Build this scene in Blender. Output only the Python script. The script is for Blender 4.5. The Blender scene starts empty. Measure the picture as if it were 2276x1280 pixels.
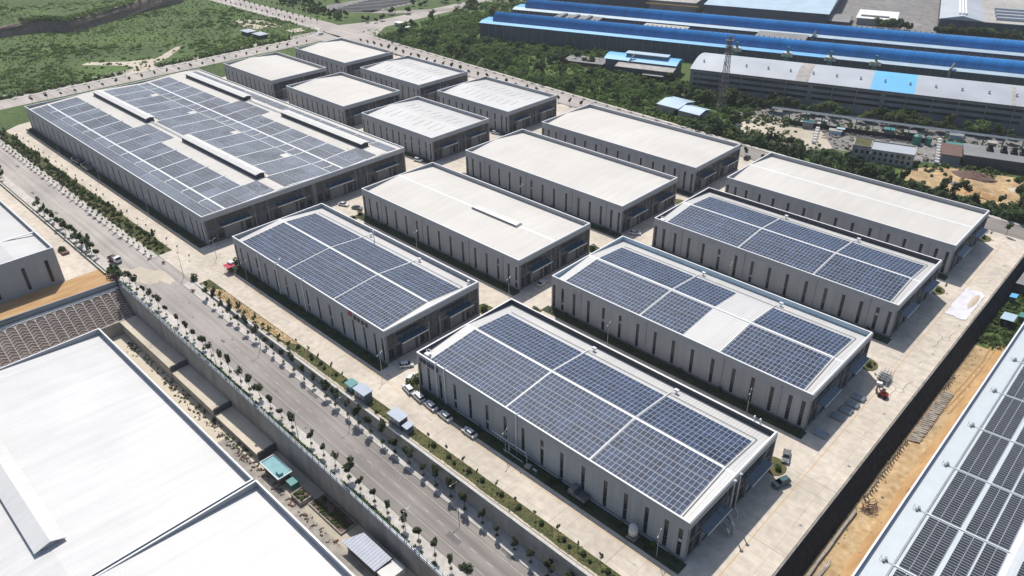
import bpy, math, random
from mathutils import Vector, Matrix
random.seed(7)
R = random.random
def U(a, b): return a + (b - a) * random.random()
scene = bpy.context.scene
COL = scene.collection

# ------------------------------------------------------------------ camera, sky, sun, exposure
cam_d = bpy.data.cameras.new('camera'); cam_o = bpy.data.objects.new('camera', cam_d); COL.objects.link(cam_o)
cam_d.sensor_width = 36.0; cam_d.lens = 36.0 * 1676.95 / 2276; cam_d.clip_start = 1.0; cam_d.clip_end = 9000
def cam_axes(yaw, pitch, roll):
    cy, sy, cp, sp = math.cos(yaw), math.sin(yaw), math.cos(pitch), math.sin(pitch)
    f = Vector((cy*cp, sy*cp, -sp)); r = Vector((sy, -cy, 0)); u = r.cross(f)
    cr, sr = math.cos(roll), math.sin(roll)
    return cr*r + sr*u, -sr*r + cr*u, f
_r, _u, _f = cam_axes(2.34331417, 0.547856213, -0.0132360083)
CAM = Vector((0, 0, 132.558))
cam_o.matrix_world = Matrix(((_r.x, _u.x, -_f.x, CAM.x), (_r.y, _u.y, -_f.y, CAM.y), (_r.z, _u.z, -_f.z, CAM.z), (0, 0, 0, 1)))
scene.camera = cam_o
SUN = Vector((-6.0, 4.8, 11.7)).normalized()
w = bpy.data.worlds.new('World'); scene.world = w; w.use_nodes = True
nt = w.node_tree; bg = nt.nodes['Background']; sky = nt.nodes.new('ShaderNodeTexSky')
sky.sky_type = 'NISHITA'; sky.sun_disc = False; sky.sun_elevation = math.asin(SUN.z); sky.sun_rotation = math.atan2(SUN.x, SUN.y)
sky.air_density = 1.0; sky.dust_density = 1.5; sky.ozone_density = 1.0
nt.links.new(sky.outputs[0], bg.inputs[0]); bg.inputs[1].default_value = 0.10
sl = bpy.data.lights.new('sun', 'SUN'); sl.energy = 3.7; sl.angle = math.radians(0.53); sl.color = (1.0, 0.955, 0.89)
so = bpy.data.objects.new('sun', sl); COL.objects.link(so); so.rotation_euler = (-SUN).to_track_quat('-Z', 'Y').to_euler(); so.location = (-150, 150, 250)
vs = scene.view_settings; vs.view_transform = 'Standard'; vs.look = 'None'; vs.exposure = 0.16; vs.gamma = 1.0; vs.use_curve_mapping = False
scene.cycles.max_bounces = 6; scene.cycles.diffuse_bounces = 3; scene.cycles.glossy_bounces = 3; scene.cycles.transmission_bounces = 2
scene.cycles.caustics_reflective = False; scene.cycles.caustics_refractive = False

# ------------------------------------------------------------------ materials
MATS = {}
def mat(name, col, rough=0.7, metal=0.0, var=0.12, scale=0.5, spec=0.4, col2=None, big=0.0, bigscale=0.03, bump=0.0, rib=None, rnd=0.0, detail=5.0, stretch=None, ribc=0.0, xgrad=None, grid=None, tl=0.0):
    """Procedural principled material: base colour broken up by two noises, optional ribs (axis, pitch, depth), per-object variation."""
    m = bpy.data.materials.new(name); m.use_nodes = True; n = m.node_tree.nodes; L = m.node_tree.links
    b = n['Principled BSDF']; b.inputs['Roughness'].default_value = rough; b.inputs['Metallic'].default_value = metal
    b.inputs['Specular IOR Level'].default_value = spec
    tc = n.new('ShaderNodeNewGeometry' if stretch != 'obj' else 'ShaderNodeTexCoord')
    pos = tc.outputs['Position'] if stretch != 'obj' else tc.outputs['Object']
    if isinstance(stretch, tuple):
        mp = n.new('ShaderNodeMapping'); mp.inputs['Scale'].default_value = stretch; L.new(pos, mp.inputs[0]); src = mp.outputs[0]
    else: src = pos
    nz = n.new('ShaderNodeTexNoise'); nz.inputs['Scale'].default_value = scale; nz.inputs['Detail'].default_value = detail; L.new(src, nz.inputs['Vector'])
    ramp = n.new('ShaderNodeValToRGB'); e = ramp.color_ramp.elements; e[0].position = 0.3; e[1].position = 0.7
    c2 = col2 or tuple(min(1, c * (1 + var)) for c in col); c1 = col if col2 else tuple(c * (1 - var) for c in col)
    e[0].color = (*c1, 1); e[1].color = (*c2, 1); L.new(nz.outputs[0], ramp.inputs[0]); out = ramp.outputs[0]
    if big:
        n2 = n.new('ShaderNodeTexNoise'); n2.inputs['Scale'].default_value = bigscale; n2.inputs['Detail'].default_value = 3; L.new(pos, n2.inputs['Vector'])
        mr = n.new('ShaderNodeMapRange'); mr.inputs['From Min'].default_value = 0.3; mr.inputs['From Max'].default_value = 0.7
        mr.inputs['To Min'].default_value = 1 - big; mr.inputs['To Max'].default_value = 1 + big * 0.6; L.new(n2.outputs[0], mr.inputs[0])
        mx = n.new('ShaderNodeVectorMath'); mx.operation = 'SCALE'; L.new(out, mx.inputs[0]); L.new(mr.outputs[0], mx.inputs['Scale']); out = mx.outputs[0]
    if rnd:
        oi = n.new('ShaderNodeObjectInfo'); mr = n.new('ShaderNodeMapRange'); mr.inputs['To Min'].default_value = 1 - rnd; mr.inputs['To Max'].default_value = 1 + rnd
        L.new(oi.outputs['Random'], mr.inputs[0]); mx = n.new('ShaderNodeVectorMath'); mx.operation = 'SCALE'; L.new(out, mx.inputs[0]); L.new(mr.outputs[0], mx.inputs['Scale']); out = mx.outputs[0]
    if xgrad:   # older, paler surfacing towards low x: (x0, x1, factor at x0)
        sx = n.new('ShaderNodeSeparateXYZ'); L.new(pos, sx.inputs[0]); ad = n.new('ShaderNodeMath'); ad.operation = 'MULTIPLY_ADD'; ad.inputs[1].default_value = 60; L.new(nz.outputs[0], ad.inputs[0]); L.new(sx.outputs[0], ad.inputs[2])
        mr = n.new('ShaderNodeMapRange'); mr.inputs['From Min'].default_value = xgrad[0] + 30; mr.inputs['From Max'].default_value = xgrad[1] + 30; mr.inputs['To Min'].default_value = xgrad[2]; mr.inputs['To Max'].default_value = 1.0; L.new(ad.outputs[0], mr.inputs[0])
        mx = n.new('ShaderNodeVectorMath'); mx.operation = 'SCALE'; L.new(out, mx.inputs[0]); L.new(mr.outputs[0], mx.inputs['Scale']); out = mx.outputs[0]
    if grid:    # cast slab joints: (length, width, joint)
        bt = n.new('ShaderNodeTexBrick'); bt.offset = 0.0; bt.inputs['Scale'].default_value = 1.0; bt.inputs['Brick Width'].default_value = grid[0]; bt.inputs['Row Height'].default_value = grid[1]; bt.inputs['Mortar Size'].default_value = grid[2]; bt.inputs['Mortar Smooth'].default_value = 0.3
        bt.inputs['Color1'].default_value = (1, 1, 1, 1); bt.inputs['Color2'].default_value = (.955, .955, .95, 1); bt.inputs['Mortar'].default_value = (.72, .70, .68, 1); L.new(pos, bt.inputs['Vector'])
        mx = n.new('ShaderNodeVectorMath'); mx.operation = 'MULTIPLY'; L.new(out, mx.inputs[0]); L.new(bt.outputs['Color'], mx.inputs[1]); out = mx.outputs[0]
    bc = L.new(out, b.inputs['Base Color'])
    h = None
    if rib:
        ax, pitch, depth = rib
        sx = n.new('ShaderNodeSeparateXYZ'); L.new(pos, sx.inputs[0])
        mu = n.new('ShaderNodeMath'); mu.operation = 'MULTIPLY'; mu.inputs[1].default_value = 2 * math.pi / pitch; L.new(sx.outputs[ax], mu.inputs[0])
        si = n.new('ShaderNodeMath'); si.operation = 'SINE'; L.new(mu.outputs[0], si.inputs[0])
        pw = n.new('ShaderNodeMath'); pw.operation = 'MAXIMUM'; pw.inputs[1].default_value = 0.3; L.new(si.outputs[0], pw.inputs[0])
        bp = n.new('ShaderNodeBump'); bp.inputs['Distance'].default_value = depth; bp.inputs['Strength'].default_value = 1.0; L.new(pw.outputs[0], bp.inputs['Height']); h = bp
        if ribc:    # rib relief painted into the colour: darker between ribs, lighter on them
            mr = n.new('ShaderNodeMapRange'); mr.inputs['From Min'].default_value = 0.3; mr.inputs['From Max'].default_value = 1.0; mr.inputs['To Min'].default_value = 1 - ribc; mr.inputs['To Max'].default_value = 1 + ribc; L.new(pw.outputs[0], mr.inputs[0])
            mx = n.new('ShaderNodeVectorMath'); mx.operation = 'SCALE'; L.new(out, mx.inputs[0]); L.new(mr.outputs[0], mx.inputs['Scale']); L.new(mx.outputs[0], b.inputs['Base Color'])
    if bump:
        bp = n.new('ShaderNodeBump'); bp.inputs['Distance'].default_value = bump; L.new(nz.outputs[0], bp.inputs['Height'])
        if h: L.new(h.outputs[0], bp.inputs['Normal'])
        h = bp
    if h: L.new(h.outputs[0], b.inputs['Normal'])
    if tl:      # sunlight shining through leaves
        tr_ = n.new('ShaderNodeBsdfTranslucent'); ms = n.new('ShaderNodeMixShader'); ms.inputs[0].default_value = tl; L.new(out, tr_.inputs['Color']); L.new(b.outputs[0], ms.inputs[1]); L.new(tr_.outputs[0], ms.inputs[2]); L.new(ms.outputs[0], n['Material Output'].inputs['Surface'])
    MATS[name] = m; return m

mat('concrete', (0.64, 0.565, 0.47), 0.85, var=0.13, scale=0.5, big=0.17, bigscale=0.06, grid=(6, 4.5, .05))
mat('concrete_old', (0.34, 0.31, 0.27), 0.9, var=0.22, scale=0.5, big=0.2, bigscale=0.08)
mat('asphalt', (0.268, 0.242, 0.220), 0.85, var=0.20, scale=0.7, big=0.16, bigscale=0.06, stretch=(0.03, 1, 1), xgrad=(-290, -120, 1.6))
mat('road_tar', (0.165, 0.155, 0.15), 0.85, var=0.2, scale=0.8)
mat('sidewalk', (0.56, 0.52, 0.47), 0.9, var=0.16, scale=0.8, big=0.15, bigscale=0.12)
mat('kerb', (0.55, 0.53, 0.50), 0.9, var=0.15, scale=1.5)
mat('paint_white', (0.31, 0.295, 0.28), 0.7, var=0.25, scale=1.5, col2=(0.54, 0.52, 0.49))
mat('tyre_dust', (0.30, 0.285, 0.27), 0.8, var=0.2, scale=1.2)
mat('paint_yellow', (0.55, 0.30, 0.07), 0.7, var=0.3, scale=0.7, col2=(0.58, 0.40, 0.17))
mat('paint_orange', (0.56, 0.29, 0.08), 0.7, var=0.3, scale=0.6, col2=(0.58, 0.38, 0.16))
mat('wall_clad', (0.35, 0.362, 0.38), 0.55, var=0.09, scale=0.6, big=0.08, bigscale=0.07, rib=(0, 1.15, 0.02), ribc=0.025, stretch=(1, 1, .08))
mat('wall_stone', (0.20, 0.205, 0.21), 0.8, var=0.14, scale=0.6, big=0.1)
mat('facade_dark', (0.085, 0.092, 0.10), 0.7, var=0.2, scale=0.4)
mat('parapet', (0.33, 0.345, 0.365), 0.6, var=0.05, scale=0.3)
mat('trim_white', (0.78, 0.79, 0.80), 0.4, var=0.04, scale=1.0)
mat('roof_white', (0.60, 0.59, 0.57), 0.45, var=0.05, scale=0.5, stretch=(1, .08, 1), big=0.08, bigscale=0.05, rib=(0, 0.9, 0.05), spec=0.5, ribc=0.09)
mat('roof_matte', (0.62, 0.59, 0.54), 0.6, var=0.05, scale=0.5, stretch=(1, .06, 1), big=0.07, bigscale=0.05, rib=(0, 0.9, 0.02), ribc=0.03)
mat('roof_bright', (0.655, 0.65, 0.635), 0.5, var=0.06, scale=0.5, big=0.07, bigscale=0.05, rib=(0, 0.9, 0.03), spec=0.45, stretch=(1, .05, 1), ribc=0.04)
mat('roof_K', (0.58, 0.63, 0.65), 0.4, var=0.03, scale=0.3, rib=(1, 0.7, 0.03), spec=0.5, ribc=0.05)
mat('monitor_white', (0.66, 0.65, 0.62), 0.5, var=0.05, scale=0.3)
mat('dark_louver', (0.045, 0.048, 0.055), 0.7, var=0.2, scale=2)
mat('glass_dark', (0.022, 0.028, 0.034), 0.12, var=0.3, scale=0.8, spec=0.35, rnd=0.6)
mat('glass_blue', (0.05, 0.10, 0.14), 0.12, var=0.25, scale=0.8, spec=0.7)
mat('frame_dark', (0.10, 0.105, 0.11), 0.5, var=0.1)
mat('pv_cell_hazed', (0.108, 0.124, 0.160), 0.5, var=0.3, scale=0.12, spec=0.3, rnd=0.28)  # same cells, with distance haze and reflection painted into a paler colour
mat('pv_cell', (0.028, 0.048, 0.098), 0.5, var=0.35, scale=0.35, spec=0.16, rnd=0.25, big=0.2, bigscale=0.09)
mat('pv_cell_dark', (0.026, 0.029, 0.040), 0.5, var=0.3, scale=0.35, spec=0.16, rnd=0.12)
mat('pv_frame', (0.52, 0.57, 0.63), 0.45, metal=0.0, var=0.08, spec=0.5)
mat('metal_grey', (0.36, 0.38, 0.40), 0.42, metal=0.6, var=0.12)
mat('steel_pipe', (0.45, 0.48, 0.50), 0.35, metal=0.5, var=0.12)
mat('door_grey', (0.20, 0.21, 0.22), 0.6, var=0.1, rib=(2, 0.3, 0.02))
mat('retain_wall', (0.36, 0.335, 0.30), 0.9, var=0.18, scale=0.35, big=0.2, bigscale=0.1, stretch=(1, 1, .25))
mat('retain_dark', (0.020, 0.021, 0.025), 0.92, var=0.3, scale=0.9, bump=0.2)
mat('dirt', (0.40, 0.255, 0.12), 0.95, var=0.2, scale=0.5, col2=(0.60, 0.45, 0.26), big=0.28, bigscale=0.12, bump=0.4, detail=9)
mat('dirt_orange', (0.42, 0.24, 0.10), 0.95, var=0.2, scale=0.35, col2=(0.55, 0.36, 0.18), bump=0.15, stretch=(1.2, .3, 1))
mat('dirt_pale', (0.52, 0.46, 0.36), 0.95, var=0.2, scale=0.2, col2=(0.62, 0.55, 0.44), big=0.2)
mat('yard_grey', (0.24, 0.23, 0.22), 0.95, var=0.25, scale=0.2, big=0.2)
mat('rubble', (0.32, 0.27, 0.21), 0.95, var=0.4, scale=1.5)
mat('grass_ground', (0.050, 0.104, 0.024), 0.95, var=0.3, scale=0.35, col2=(0.125, 0.170, 0.046), big=0.34, bigscale=0.02, bump=0.5, detail=12)
mat('lawn', (0.065, 0.085, 0.028), 0.95, var=0.3, scale=0.45, col2=(0.15, 0.13, 0.055), big=0.25, bigscale=0.15, bump=0.06, detail=8)
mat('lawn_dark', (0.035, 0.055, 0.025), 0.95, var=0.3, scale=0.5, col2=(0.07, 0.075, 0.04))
mat('leaf_street', (0.060, 0.080, 0.038), 0.75, var=0.35, scale=0.7, rnd=0.3, spec=0.25, stretch='obj', col2=(0.098, 0.118, 0.060), tl=0.42)
mat('leaf_green', (0.066, 0.110, 0.034), 0.75, var=0.35, scale=0.25, rnd=0.3, spec=0.25, col2=(0.135, 0.18, 0.062), tl=0.42)
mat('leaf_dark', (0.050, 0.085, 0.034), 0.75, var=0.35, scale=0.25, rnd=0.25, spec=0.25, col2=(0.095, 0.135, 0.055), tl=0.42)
mat('leaf_bright', (0.09, 0.16, 0.03), 0.75, var=0.3, scale=0.5, rnd=0.2, spec=0.25, tl=0.42)
mat('leaf_meadow', (0.090, 0.165, 0.040), 0.85, var=0.35, scale=0.05, spec=0.2, col2=(0.180, 0.245, 0.070), big=0.2, bigscale=0.015, tl=0.42)
mat('leaf_scrub', (0.080, 0.155, 0.036), 0.85, var=0.35, scale=0.06, spec=0.2, col2=(0.180, 0.245, 0.072), big=0.25, bigscale=0.02, tl=0.42)
mat('bark', (0.10, 0.08, 0.06), 0.9, var=0.2, scale=3)
mat('blue_vault', (0.010, 0.215, 0.58), 0.26, metal=0.0, var=0.18, scale=0.25, spec=0.9, rib=(0, 2.4, 0.03), ribc=0.05, stretch=(1, .1, .1), big=0.1, bigscale=0.02)
mat('blue_light', (0.11, 0.43, 0.74), 0.5, var=0.08, scale=0.1)
mat('blue_pale', (0.42, 0.55, 0.64), 0.5, var=0.1, scale=0.1)
mat('grey_roof_old', (0.44, 0.47, 0.51), 0.55, var=0.1, scale=0.06, big=0.12, bigscale=0.02, rib=(0, 1.0, 0.02))
mat('grey_roof_dark', (0.22, 0.22, 0.22), 0.7, var=0.15, scale=0.1)
mat('blue_patch', (0.13, 0.46, 0.74), 0.5, var=0.06, scale=0.1)
mat('wall_grey_blue', (0.085, 0.10, 0.125), 0.7, var=0.2, scale=0.15, rib=(0, 1.6, 0.05))
mat('wall_old', (0.23, 0.24, 0.25), 0.8, var=0.15, scale=0.12, big=0.15)
mat('wall_pale', (0.42, 0.40, 0.37), 0.85, var=0.2, scale=0.3, big=0.2)
mat('mast_grey', (0.13, 0.12, 0.12), 0.6, var=0.15)
mat('black', (0.02, 0.02, 0.022), 0.6, var=0.2)
mat('rubber', (0.018, 0.018, 0.018), 0.8, var=0.1)
for nm, c in (('car_white', (0.72, 0.73, 0.74)), ('car_dark', (0.05, 0.055, 0.065)), ('car_grey', (0.16, 0.17, 0.18)), ('car_teal', (0.05, 0.12, 0.13)), ('truck_blue', (0.06, 0.10, 0.17))):
    mat(nm, c, 0.25, var=0.03, spec=0.6)
mat('car_glass', (0.015, 0.018, 0.022), 0.08, var=0.1, spec=0.7)
mat('lamp_red', (0.4, 0.02, 0.02), 0.4, var=0.1); mat('lamp_clear', (0.7, 0.7, 0.7), 0.2, var=0.05)
mat('stall_red', (0.50, 0.025, 0.07), 0.55, var=0.15, scale=1.5)
mat('fabric_white', (0.78, 0.77, 0.76), 0.8, var=0.05)
mat('tarp_white', (0.68, 0.66, 0.70), 0.6, var=0.08, scale=0.35, col2=(0.76, 0.74, 0.76), big=0.12, bigscale=0.3, bump=0.1)
mat('tarp_sand', (0.50, 0.40, 0.28), 0.9, var=0.2, scale=0.8, col2=(0.60, 0.52, 0.42))
mat('teal_roof', (0.13, 0.33, 0.37), 0.5, var=0.15, scale=0.6, col2=(0.20, 0.42, 0.44))
mat('green_box', (0.05, 0.21, 0.17), 0.5, var=0.1)
mat('teal_box', (0.07, 0.25, 0.25), 0.5, var=0.12)
mat('kiosk_roof', (0.34, 0.40, 0.48), 0.45, var=0.06, rib=(0, 0.5, 0.02)); mat('kiosk_wall', (0.09, 0.12, 0.15), 0.5, var=0.1)
mat('shed_roof', (0.42, 0.45, 0.52), 0.45, var=0.06, rib=(0, 0.9, 0.10))
mat('container_white', (0.58, 0.58, 0.56), 0.5, var=0.06)
mat('machine_red', (0.30, 0.035, 0.02), 0.5, var=0.25); mat('machine_yellow', (0.42, 0.25, 0.03), 0.5, var=0.2)
mat('brick_dark', (0.16, 0.10, 0.08), 0.9, var=0.25, scale=1.5)
mat('slope_soil', (0.17, 0.135, 0.11), 0.95, var=0.3, scale=0.6, col2=(0.25, 0.19, 0.155), big=0.25, bigscale=0.15)
mat('slope_rib', (0.60, 0.57, 0.54), 0.9, var=0.15, scale=1.0)
mat('chevron_rib', (0.56, 0.48, 0.42), 0.9, var=0.2, scale=0.6)
mat('logo_red', (0.40, 0.04, 0.06), 0.5, var=0.1); mat('sign_dark', (0.02, 0.02, 0.025), 0.5, var=0.1); mat('sign_purple', (0.05, 0.02, 0.12), 0.5, var=0.1)
mat('log_pale', (0.42, 0.37, 0.31), 0.9, var=0.35, scale=0.6)
mat('silo_white', (0.62, 0.62, 0.60), 0.5, var=0.08)
mat('rust', (0.22, 0.10, 0.06), 0.85, var=0.3)
mat('roof_streak', (0.40, 0.40, 0.42), 0.6, var=0.1)

# ------------------------------------------------------------------ mesh builder
ORG = {}
class MB:
    def __init__(s, xf=None): s.v = []; s.f = []; s.m = []; s.xf = xf
    def add(s, vs_, fs, k=0):
        o = len(s.v)
        s.v += [s.xf(p) for p in vs_] if s.xf else [tuple(p) for p in vs_]
        s.f += [tuple(i + o for i in f) for f in fs]; s.m += [k] * len(fs); return s
    def box(s, x0, x1, y0, y1, z0, z1, k=0, nobot=False):
        v = [(x0,y0,z0),(x1,y0,z0),(x1,y1,z0),(x0,y1,z0),(x0,y0,z1),(x1,y0,z1),(x1,y1,z1),(x0,y1,z1)]
        f = [(4,5,6,7),(0,1,5,4),(1,2,6,5),(2,3,7,6),(3,0,4,7)] + ([] if nobot else [(3,2,1,0)])
        return s.add(v, f, k)
    def rbox(s, c, l, rz=0, k=0, rx=0, ry=0):
        m = Matrix.Rotation(rz, 3, 'Z') @ Matrix.Rotation(ry, 3, 'Y') @ Matrix.Rotation(rx, 3, 'X')
        v = [Vector(c) + m @ Vector((a*l[0]/2, b*l[1]/2, d*l[2]/2)) for a, b, d in ((-1,-1,-1),(1,-1,-1),(1,1,-1),(-1,1,-1),(-1,-1,1),(1,-1,1),(1,1,1),(-1,1,1))]
        return s.add([tuple(p) for p in v], [(4,5,6,7),(0,1,5,4),(1,2,6,5),(2,3,7,6),(3,0,4,7),(3,2,1,0)], k)
    def quad(s, a, b, c, d, k=0): return s.add([a, b, c, d], [(0,1,2,3)], k)
    def poly(s, pts, k=0): return s.add(pts, [tuple(range(len(pts)))], k)
    def ext(s, pts, z0, z1, k=0):
        """extrude a plan polygon (counter-clockwise) from z0 to z1"""
        n = len(pts); v = [(x, y, z0) for x, y in pts] + [(x, y, z1) for x, y in pts]
        return s.add(v, [tuple(range(n, 2*n)), tuple(range(n-1, -1, -1))] + [(i, (i+1) % n, n + (i+1) % n, n + i) for i in range(n)], k)
    def ext_x(s, pts, x0, x1, k=0):
        """extrude a (y,z) polygon along x"""
        n = len(pts); v = [(x0, y, z) for y, z in pts] + [(x1, y, z) for y, z in pts]
        return s.add(v, [tuple(range(n-1, -1, -1)), tuple(range(n, 2*n))] + [(i, (i+1) % n, n + (i+1) % n, n + i) for i in range(n)], k)
    def ext_y(s, pts, y0, y1, k=0):
        n = len(pts); v = [(x, y0, z) for x, z in pts] + [(x, y1, z) for x, z in pts]
        return s.add(v, [tuple(range(n)), tuple(range(2*n-1, n-1, -1))] + [((i+1) % n, i, n + i, n + (i+1) % n) for i in range(n)], k)
    def cyl(s, p0, p1, r, n=8, r1=None, k=0, caps=True):
        p0, p1 = Vector(p0), Vector(p1); d = (p1 - p0).normalized(); a = d.orthogonal().normalized(); b = d.cross(a); r1 = r if r1 is None else r1
        v = [tuple(p0 + (a*math.cos(2*math.pi*i/n) + b*math.sin(2*math.pi*i/n))*r) for i in range(n)] + [tuple(p1 + (a*math.cos(2*math.pi*i/n) + b*math.sin(2*math.pi*i/n))*r1) for i in range(n)]
        f = [(i, (i+1) % n, n + (i+1) % n, n + i) for i in range(n)]
        if caps: f += [tuple(range(n-1, -1, -1)), tuple(range(n, 2*n))]
        return s.add(v, f, k)
    def tube(s, pts, r, n=6, k=0):
        for a, b in zip(pts, pts[1:]): s.cyl(a, b, r, n, k=k)
        return s
    def leaves(s, c, rad, n, size, k=0, shell=0.35):
        """n leaf-clump quads spread through an ellipsoid"""
        for _ in range(n):
            while True:
                x, y, z = U(-1,1), U(-1,1), U(-1,1); q = x*x + y*y + z*z
                if shell < q ** .5 < 1 or (q < 1 and R() < .25): break
            p = Vector((c[0] + x*rad[0], c[1] + y*rad[1], c[2] + z*rad[2])); sz = size * U(.6, 1.4)
            nrm = Vector((x + U(-.9,.9), y + U(-.9,.9), z*.7 + U(.1,1.5))).normalized(); a = nrm.orthogonal().normalized(); b = nrm.cross(a); t = U(0, 6.28)
            a, b = (a*math.cos(t) + b*math.sin(t))*sz, (b*math.cos(t) - a*math.sin(t))*sz*U(.6, 1)
            s.add([tuple(p - a*.5 - b*.35), tuple(p + a*.55 - b*.5), tuple(p + a*.4 + b*.5), tuple(p - a*.5 + b*.45)], [(0,1,2,3)], k)
        return s
    def mesh(s, name, mats, org=(0,0,0), smooth=False):
        me = bpy.data.meshes.new(name); ox, oy, oz = org
        me.from_pydata([(x-ox, y-oy, z-oz) for x, y, z in s.v], [], s.f)
        for m in (mats if isinstance(mats, (list, tuple)) else [mats]): me.materials.append(MATS[m])
        if any(s.m): me.polygons.foreach_set('material_index', s.m)
        if smooth: me.polygons.foreach_set('use_smooth', [True]*len(s.f))
        me.update(); return me
    def build(s, name, mats, parent=None, smooth=False):
        org = ORG.get(parent, (0,0,0)) if parent else (0,0,0)
        return link(name, s.mesh(name, mats, org, smooth), parent)
def link(name, me, parent=None, loc=(0,0,0), rot=None):
    o = bpy.data.objects.new(name, me); COL.objects.link(o)
    if parent: o.parent = parent; ORG[o] = ORG.get(parent, (0,0,0))
    if loc != (0,0,0): o.location = loc
    if rot: o.rotation_euler = rot
    return o
def tag(o, label, cat, group=None):
    o['label'] = label; o['category'] = cat
    if group: o['group'] = group
    return o
def thing(name, label, cat, loc=(0,0,0), group=None, rz=0):
    o = bpy.data.objects.new(name, None); COL.objects.link(o); o.location = loc; o.rotation_euler = (0,0,rz); o.empty_display_size = 0.5
    ORG[o] = loc if rz == 0 else (0,0,0); return tag(o, label, cat, group)
def struct(name, mb, m, smooth=False):
    o = mb.build(name, m, None, smooth); o['kind'] = 'structure'; return o
def stuff(name, mb, m, label, cat, parent=None):
    o = mb.build(name, m, parent); o['kind'] = 'stuff'
    if not parent: tag(o, label, cat)
    return o
def dup(root, loc, rz=0, scale=None, label=None, group=None):
    c = root.copy(); COL.objects.link(c); c.location = loc; c.rotation_euler = (0,0,rz)
    if scale: c.scale = scale if isinstance(scale, tuple) else (scale,)*3
    if label: c['label'] = label
    if group: c['group'] = group
    for ch in root.children:
        d = ch.copy(); COL.objects.link(d); d.parent = c
        for g in ch.children:
            h = g.copy(); COL.objects.link(h); h.parent = d
    return c
class Spawner:
    """first placement uses the prototype itself, later ones copy it with its parts"""
    def __init__(s, proto): s.p = proto; s.used = False
    def __call__(s, loc, rz=0, scale=None, label=None, group=None):
        if s.used: return dup(s.p, loc, rz, scale, label, group)
        s.used = True; o = s.p; o.location = loc; o.rotation_euler = (0,0,rz)
        if scale: o.scale = scale if isinstance(scale, tuple) else (scale,)*3
        if label: o['label'] = label
        if group: o['group'] = group
        return o

# ------------------------------------------------------------------ ground levels
def road_z(x): return 0.0 if x < -235 else -(x + 235) * 0.042
# ------------------------------------------------------------------ the setting: ground, platform, roads
def band(mb, x0, x1, y0, y1, d0, d1, k=0):
    """box that follows the street's fall between x0 and x1"""
    xs = sorted({x0, x1} | ({-235} if x0 < -235 < x1 else set()))
    for a, b in zip(xs, xs[1:]):
        za, zb = road_z(a), road_z(b)
        mb.add([(a,y0,za+d0),(b,y0,zb+d0),(b,y1,zb+d0),(a,y1,za+d0),(a,y0,za+d1),(b,y0,zb+d1),(b,y1,zb+d1),(a,y1,za+d1)],
               [(4,5,6,7),(0,1,5,4),(1,2,6,5),(2,3,7,6),(3,0,4,7)], k)
    return mb
def flat(mb, x0, x1, y0, y1, z, k=0): return mb.quad((x0,y0,z),(x1,y0,z),(x1,y1,z),(x0,y1,z), k)
LOW, KZ = -13.5, -6.0
g = MB()
flat(g, -3500, -32.8, 83.6, 4500, -0.08)
g.quad((-3500,65.4,-.12),(-235,65.4,-.12),(-235,83.6,-.12),(-3500,83.6,-.12)); g.quad((-235,65.4,-.12),(60,65.4,road_z(60)-.12),(60,83.6,road_z(60)-.12),(-235,83.6,-.12))
flat(g, -3500, -256, -2500, 65.4, -0.08); flat(g, -246, 900, -2500, 65.4, LOW)
g.quad((-256,-2500,-.08),(-246,-2500,LOW),(-246,0,LOW),(-256,0,-.08))
flat(g, -32.8, 900, 83.6, 300, KZ); g.quad((-32.8,300,KZ),(900,300,KZ),(900,314,-.08),(-32.8,314,-.08)); flat(g, -32.8, 3500, 314, 4500, -0.08)
struct('ground', g, 'grass_ground')

p = MB(); p.ext([(-456,90),(-448,84.1),(-32.7,84.1),(-32.7,309.0),(-60,310.0),(-150,313.5),(-340,320.5),(-440,325.5),(-456,325),(-463,316),(-463,110),(-461,97)], -0.6, 0.0); struct('pavement', p, 'concrete')

# front street
a = MB(); band(a, -540, 40, 69.5, 80.3, -0.3, 0.0); struct('road', a, 'asphalt')
sw = MB(); band(sw, -470, 40, 66.1, 69.35, -0.3, 0.14); band(sw, -470, -262, 80.45, 83.6, -0.3, 0.14); band(sw, -236, 40, 80.45, 83.58, -0.3, 0.14); struct('sidewalk', sw, 'sidewalk')
kb = MB(); band(kb, -470, 40, 69.35, 69.5, -0.3, 0.16); band(kb, -470, -262, 80.3, 80.45, -0.3, 0.16); band(kb, -236, 40, 80.3, 80.45, -0.3, 0.16); struct('kerb', kb, 'kerb')
apr = MB(); band(apr, -262, -236, 80.3, 84.1, -0.3, 0.003); struct('pavement_apron', apr, 'asphalt')
ln = MB(); band(ln, -440, 40, 72.2, 72.35, 0.004, 0.006); band(ln, -440, -262, 78.2, 78.35, 0.004, 0.006); band(ln, -236, 40, 78.2, 78.35, 0.004, 0.006)
x = -440
while x < 20:
    if not -262 < x < -242: band(ln, x, x + 2.1, 75.1, 75.28, 0.004, 0.006)
    x += 5.42
struct('lane_marking', ln, 'paint_white')
sk = MB()   # skid circles burnt onto the asphalt
for rr, wd in ((3.6, .16), (2.9, .12)):
    for i in range(40):
        t0, t1 = .1 + i*.125, .1 + (i+1)*.125; cx, cy = -119.0, 76.0
        pts = [(cx + (rr+q)*math.cos(t)*1.25, cy + (rr+q)*math.sin(t)*.72) for t, q in ((t0,0),(t1,0),(t1,wd),(t0,wd))]
        sk.add([(u_, v_, road_z(u_) + .008) for u_, v_ in pts], [(0,1,2,3)])
struct('tyre_mark', sk, 'tyre_dust')
dp = MB()   # soil tracked over the street at the site entrance
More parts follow.
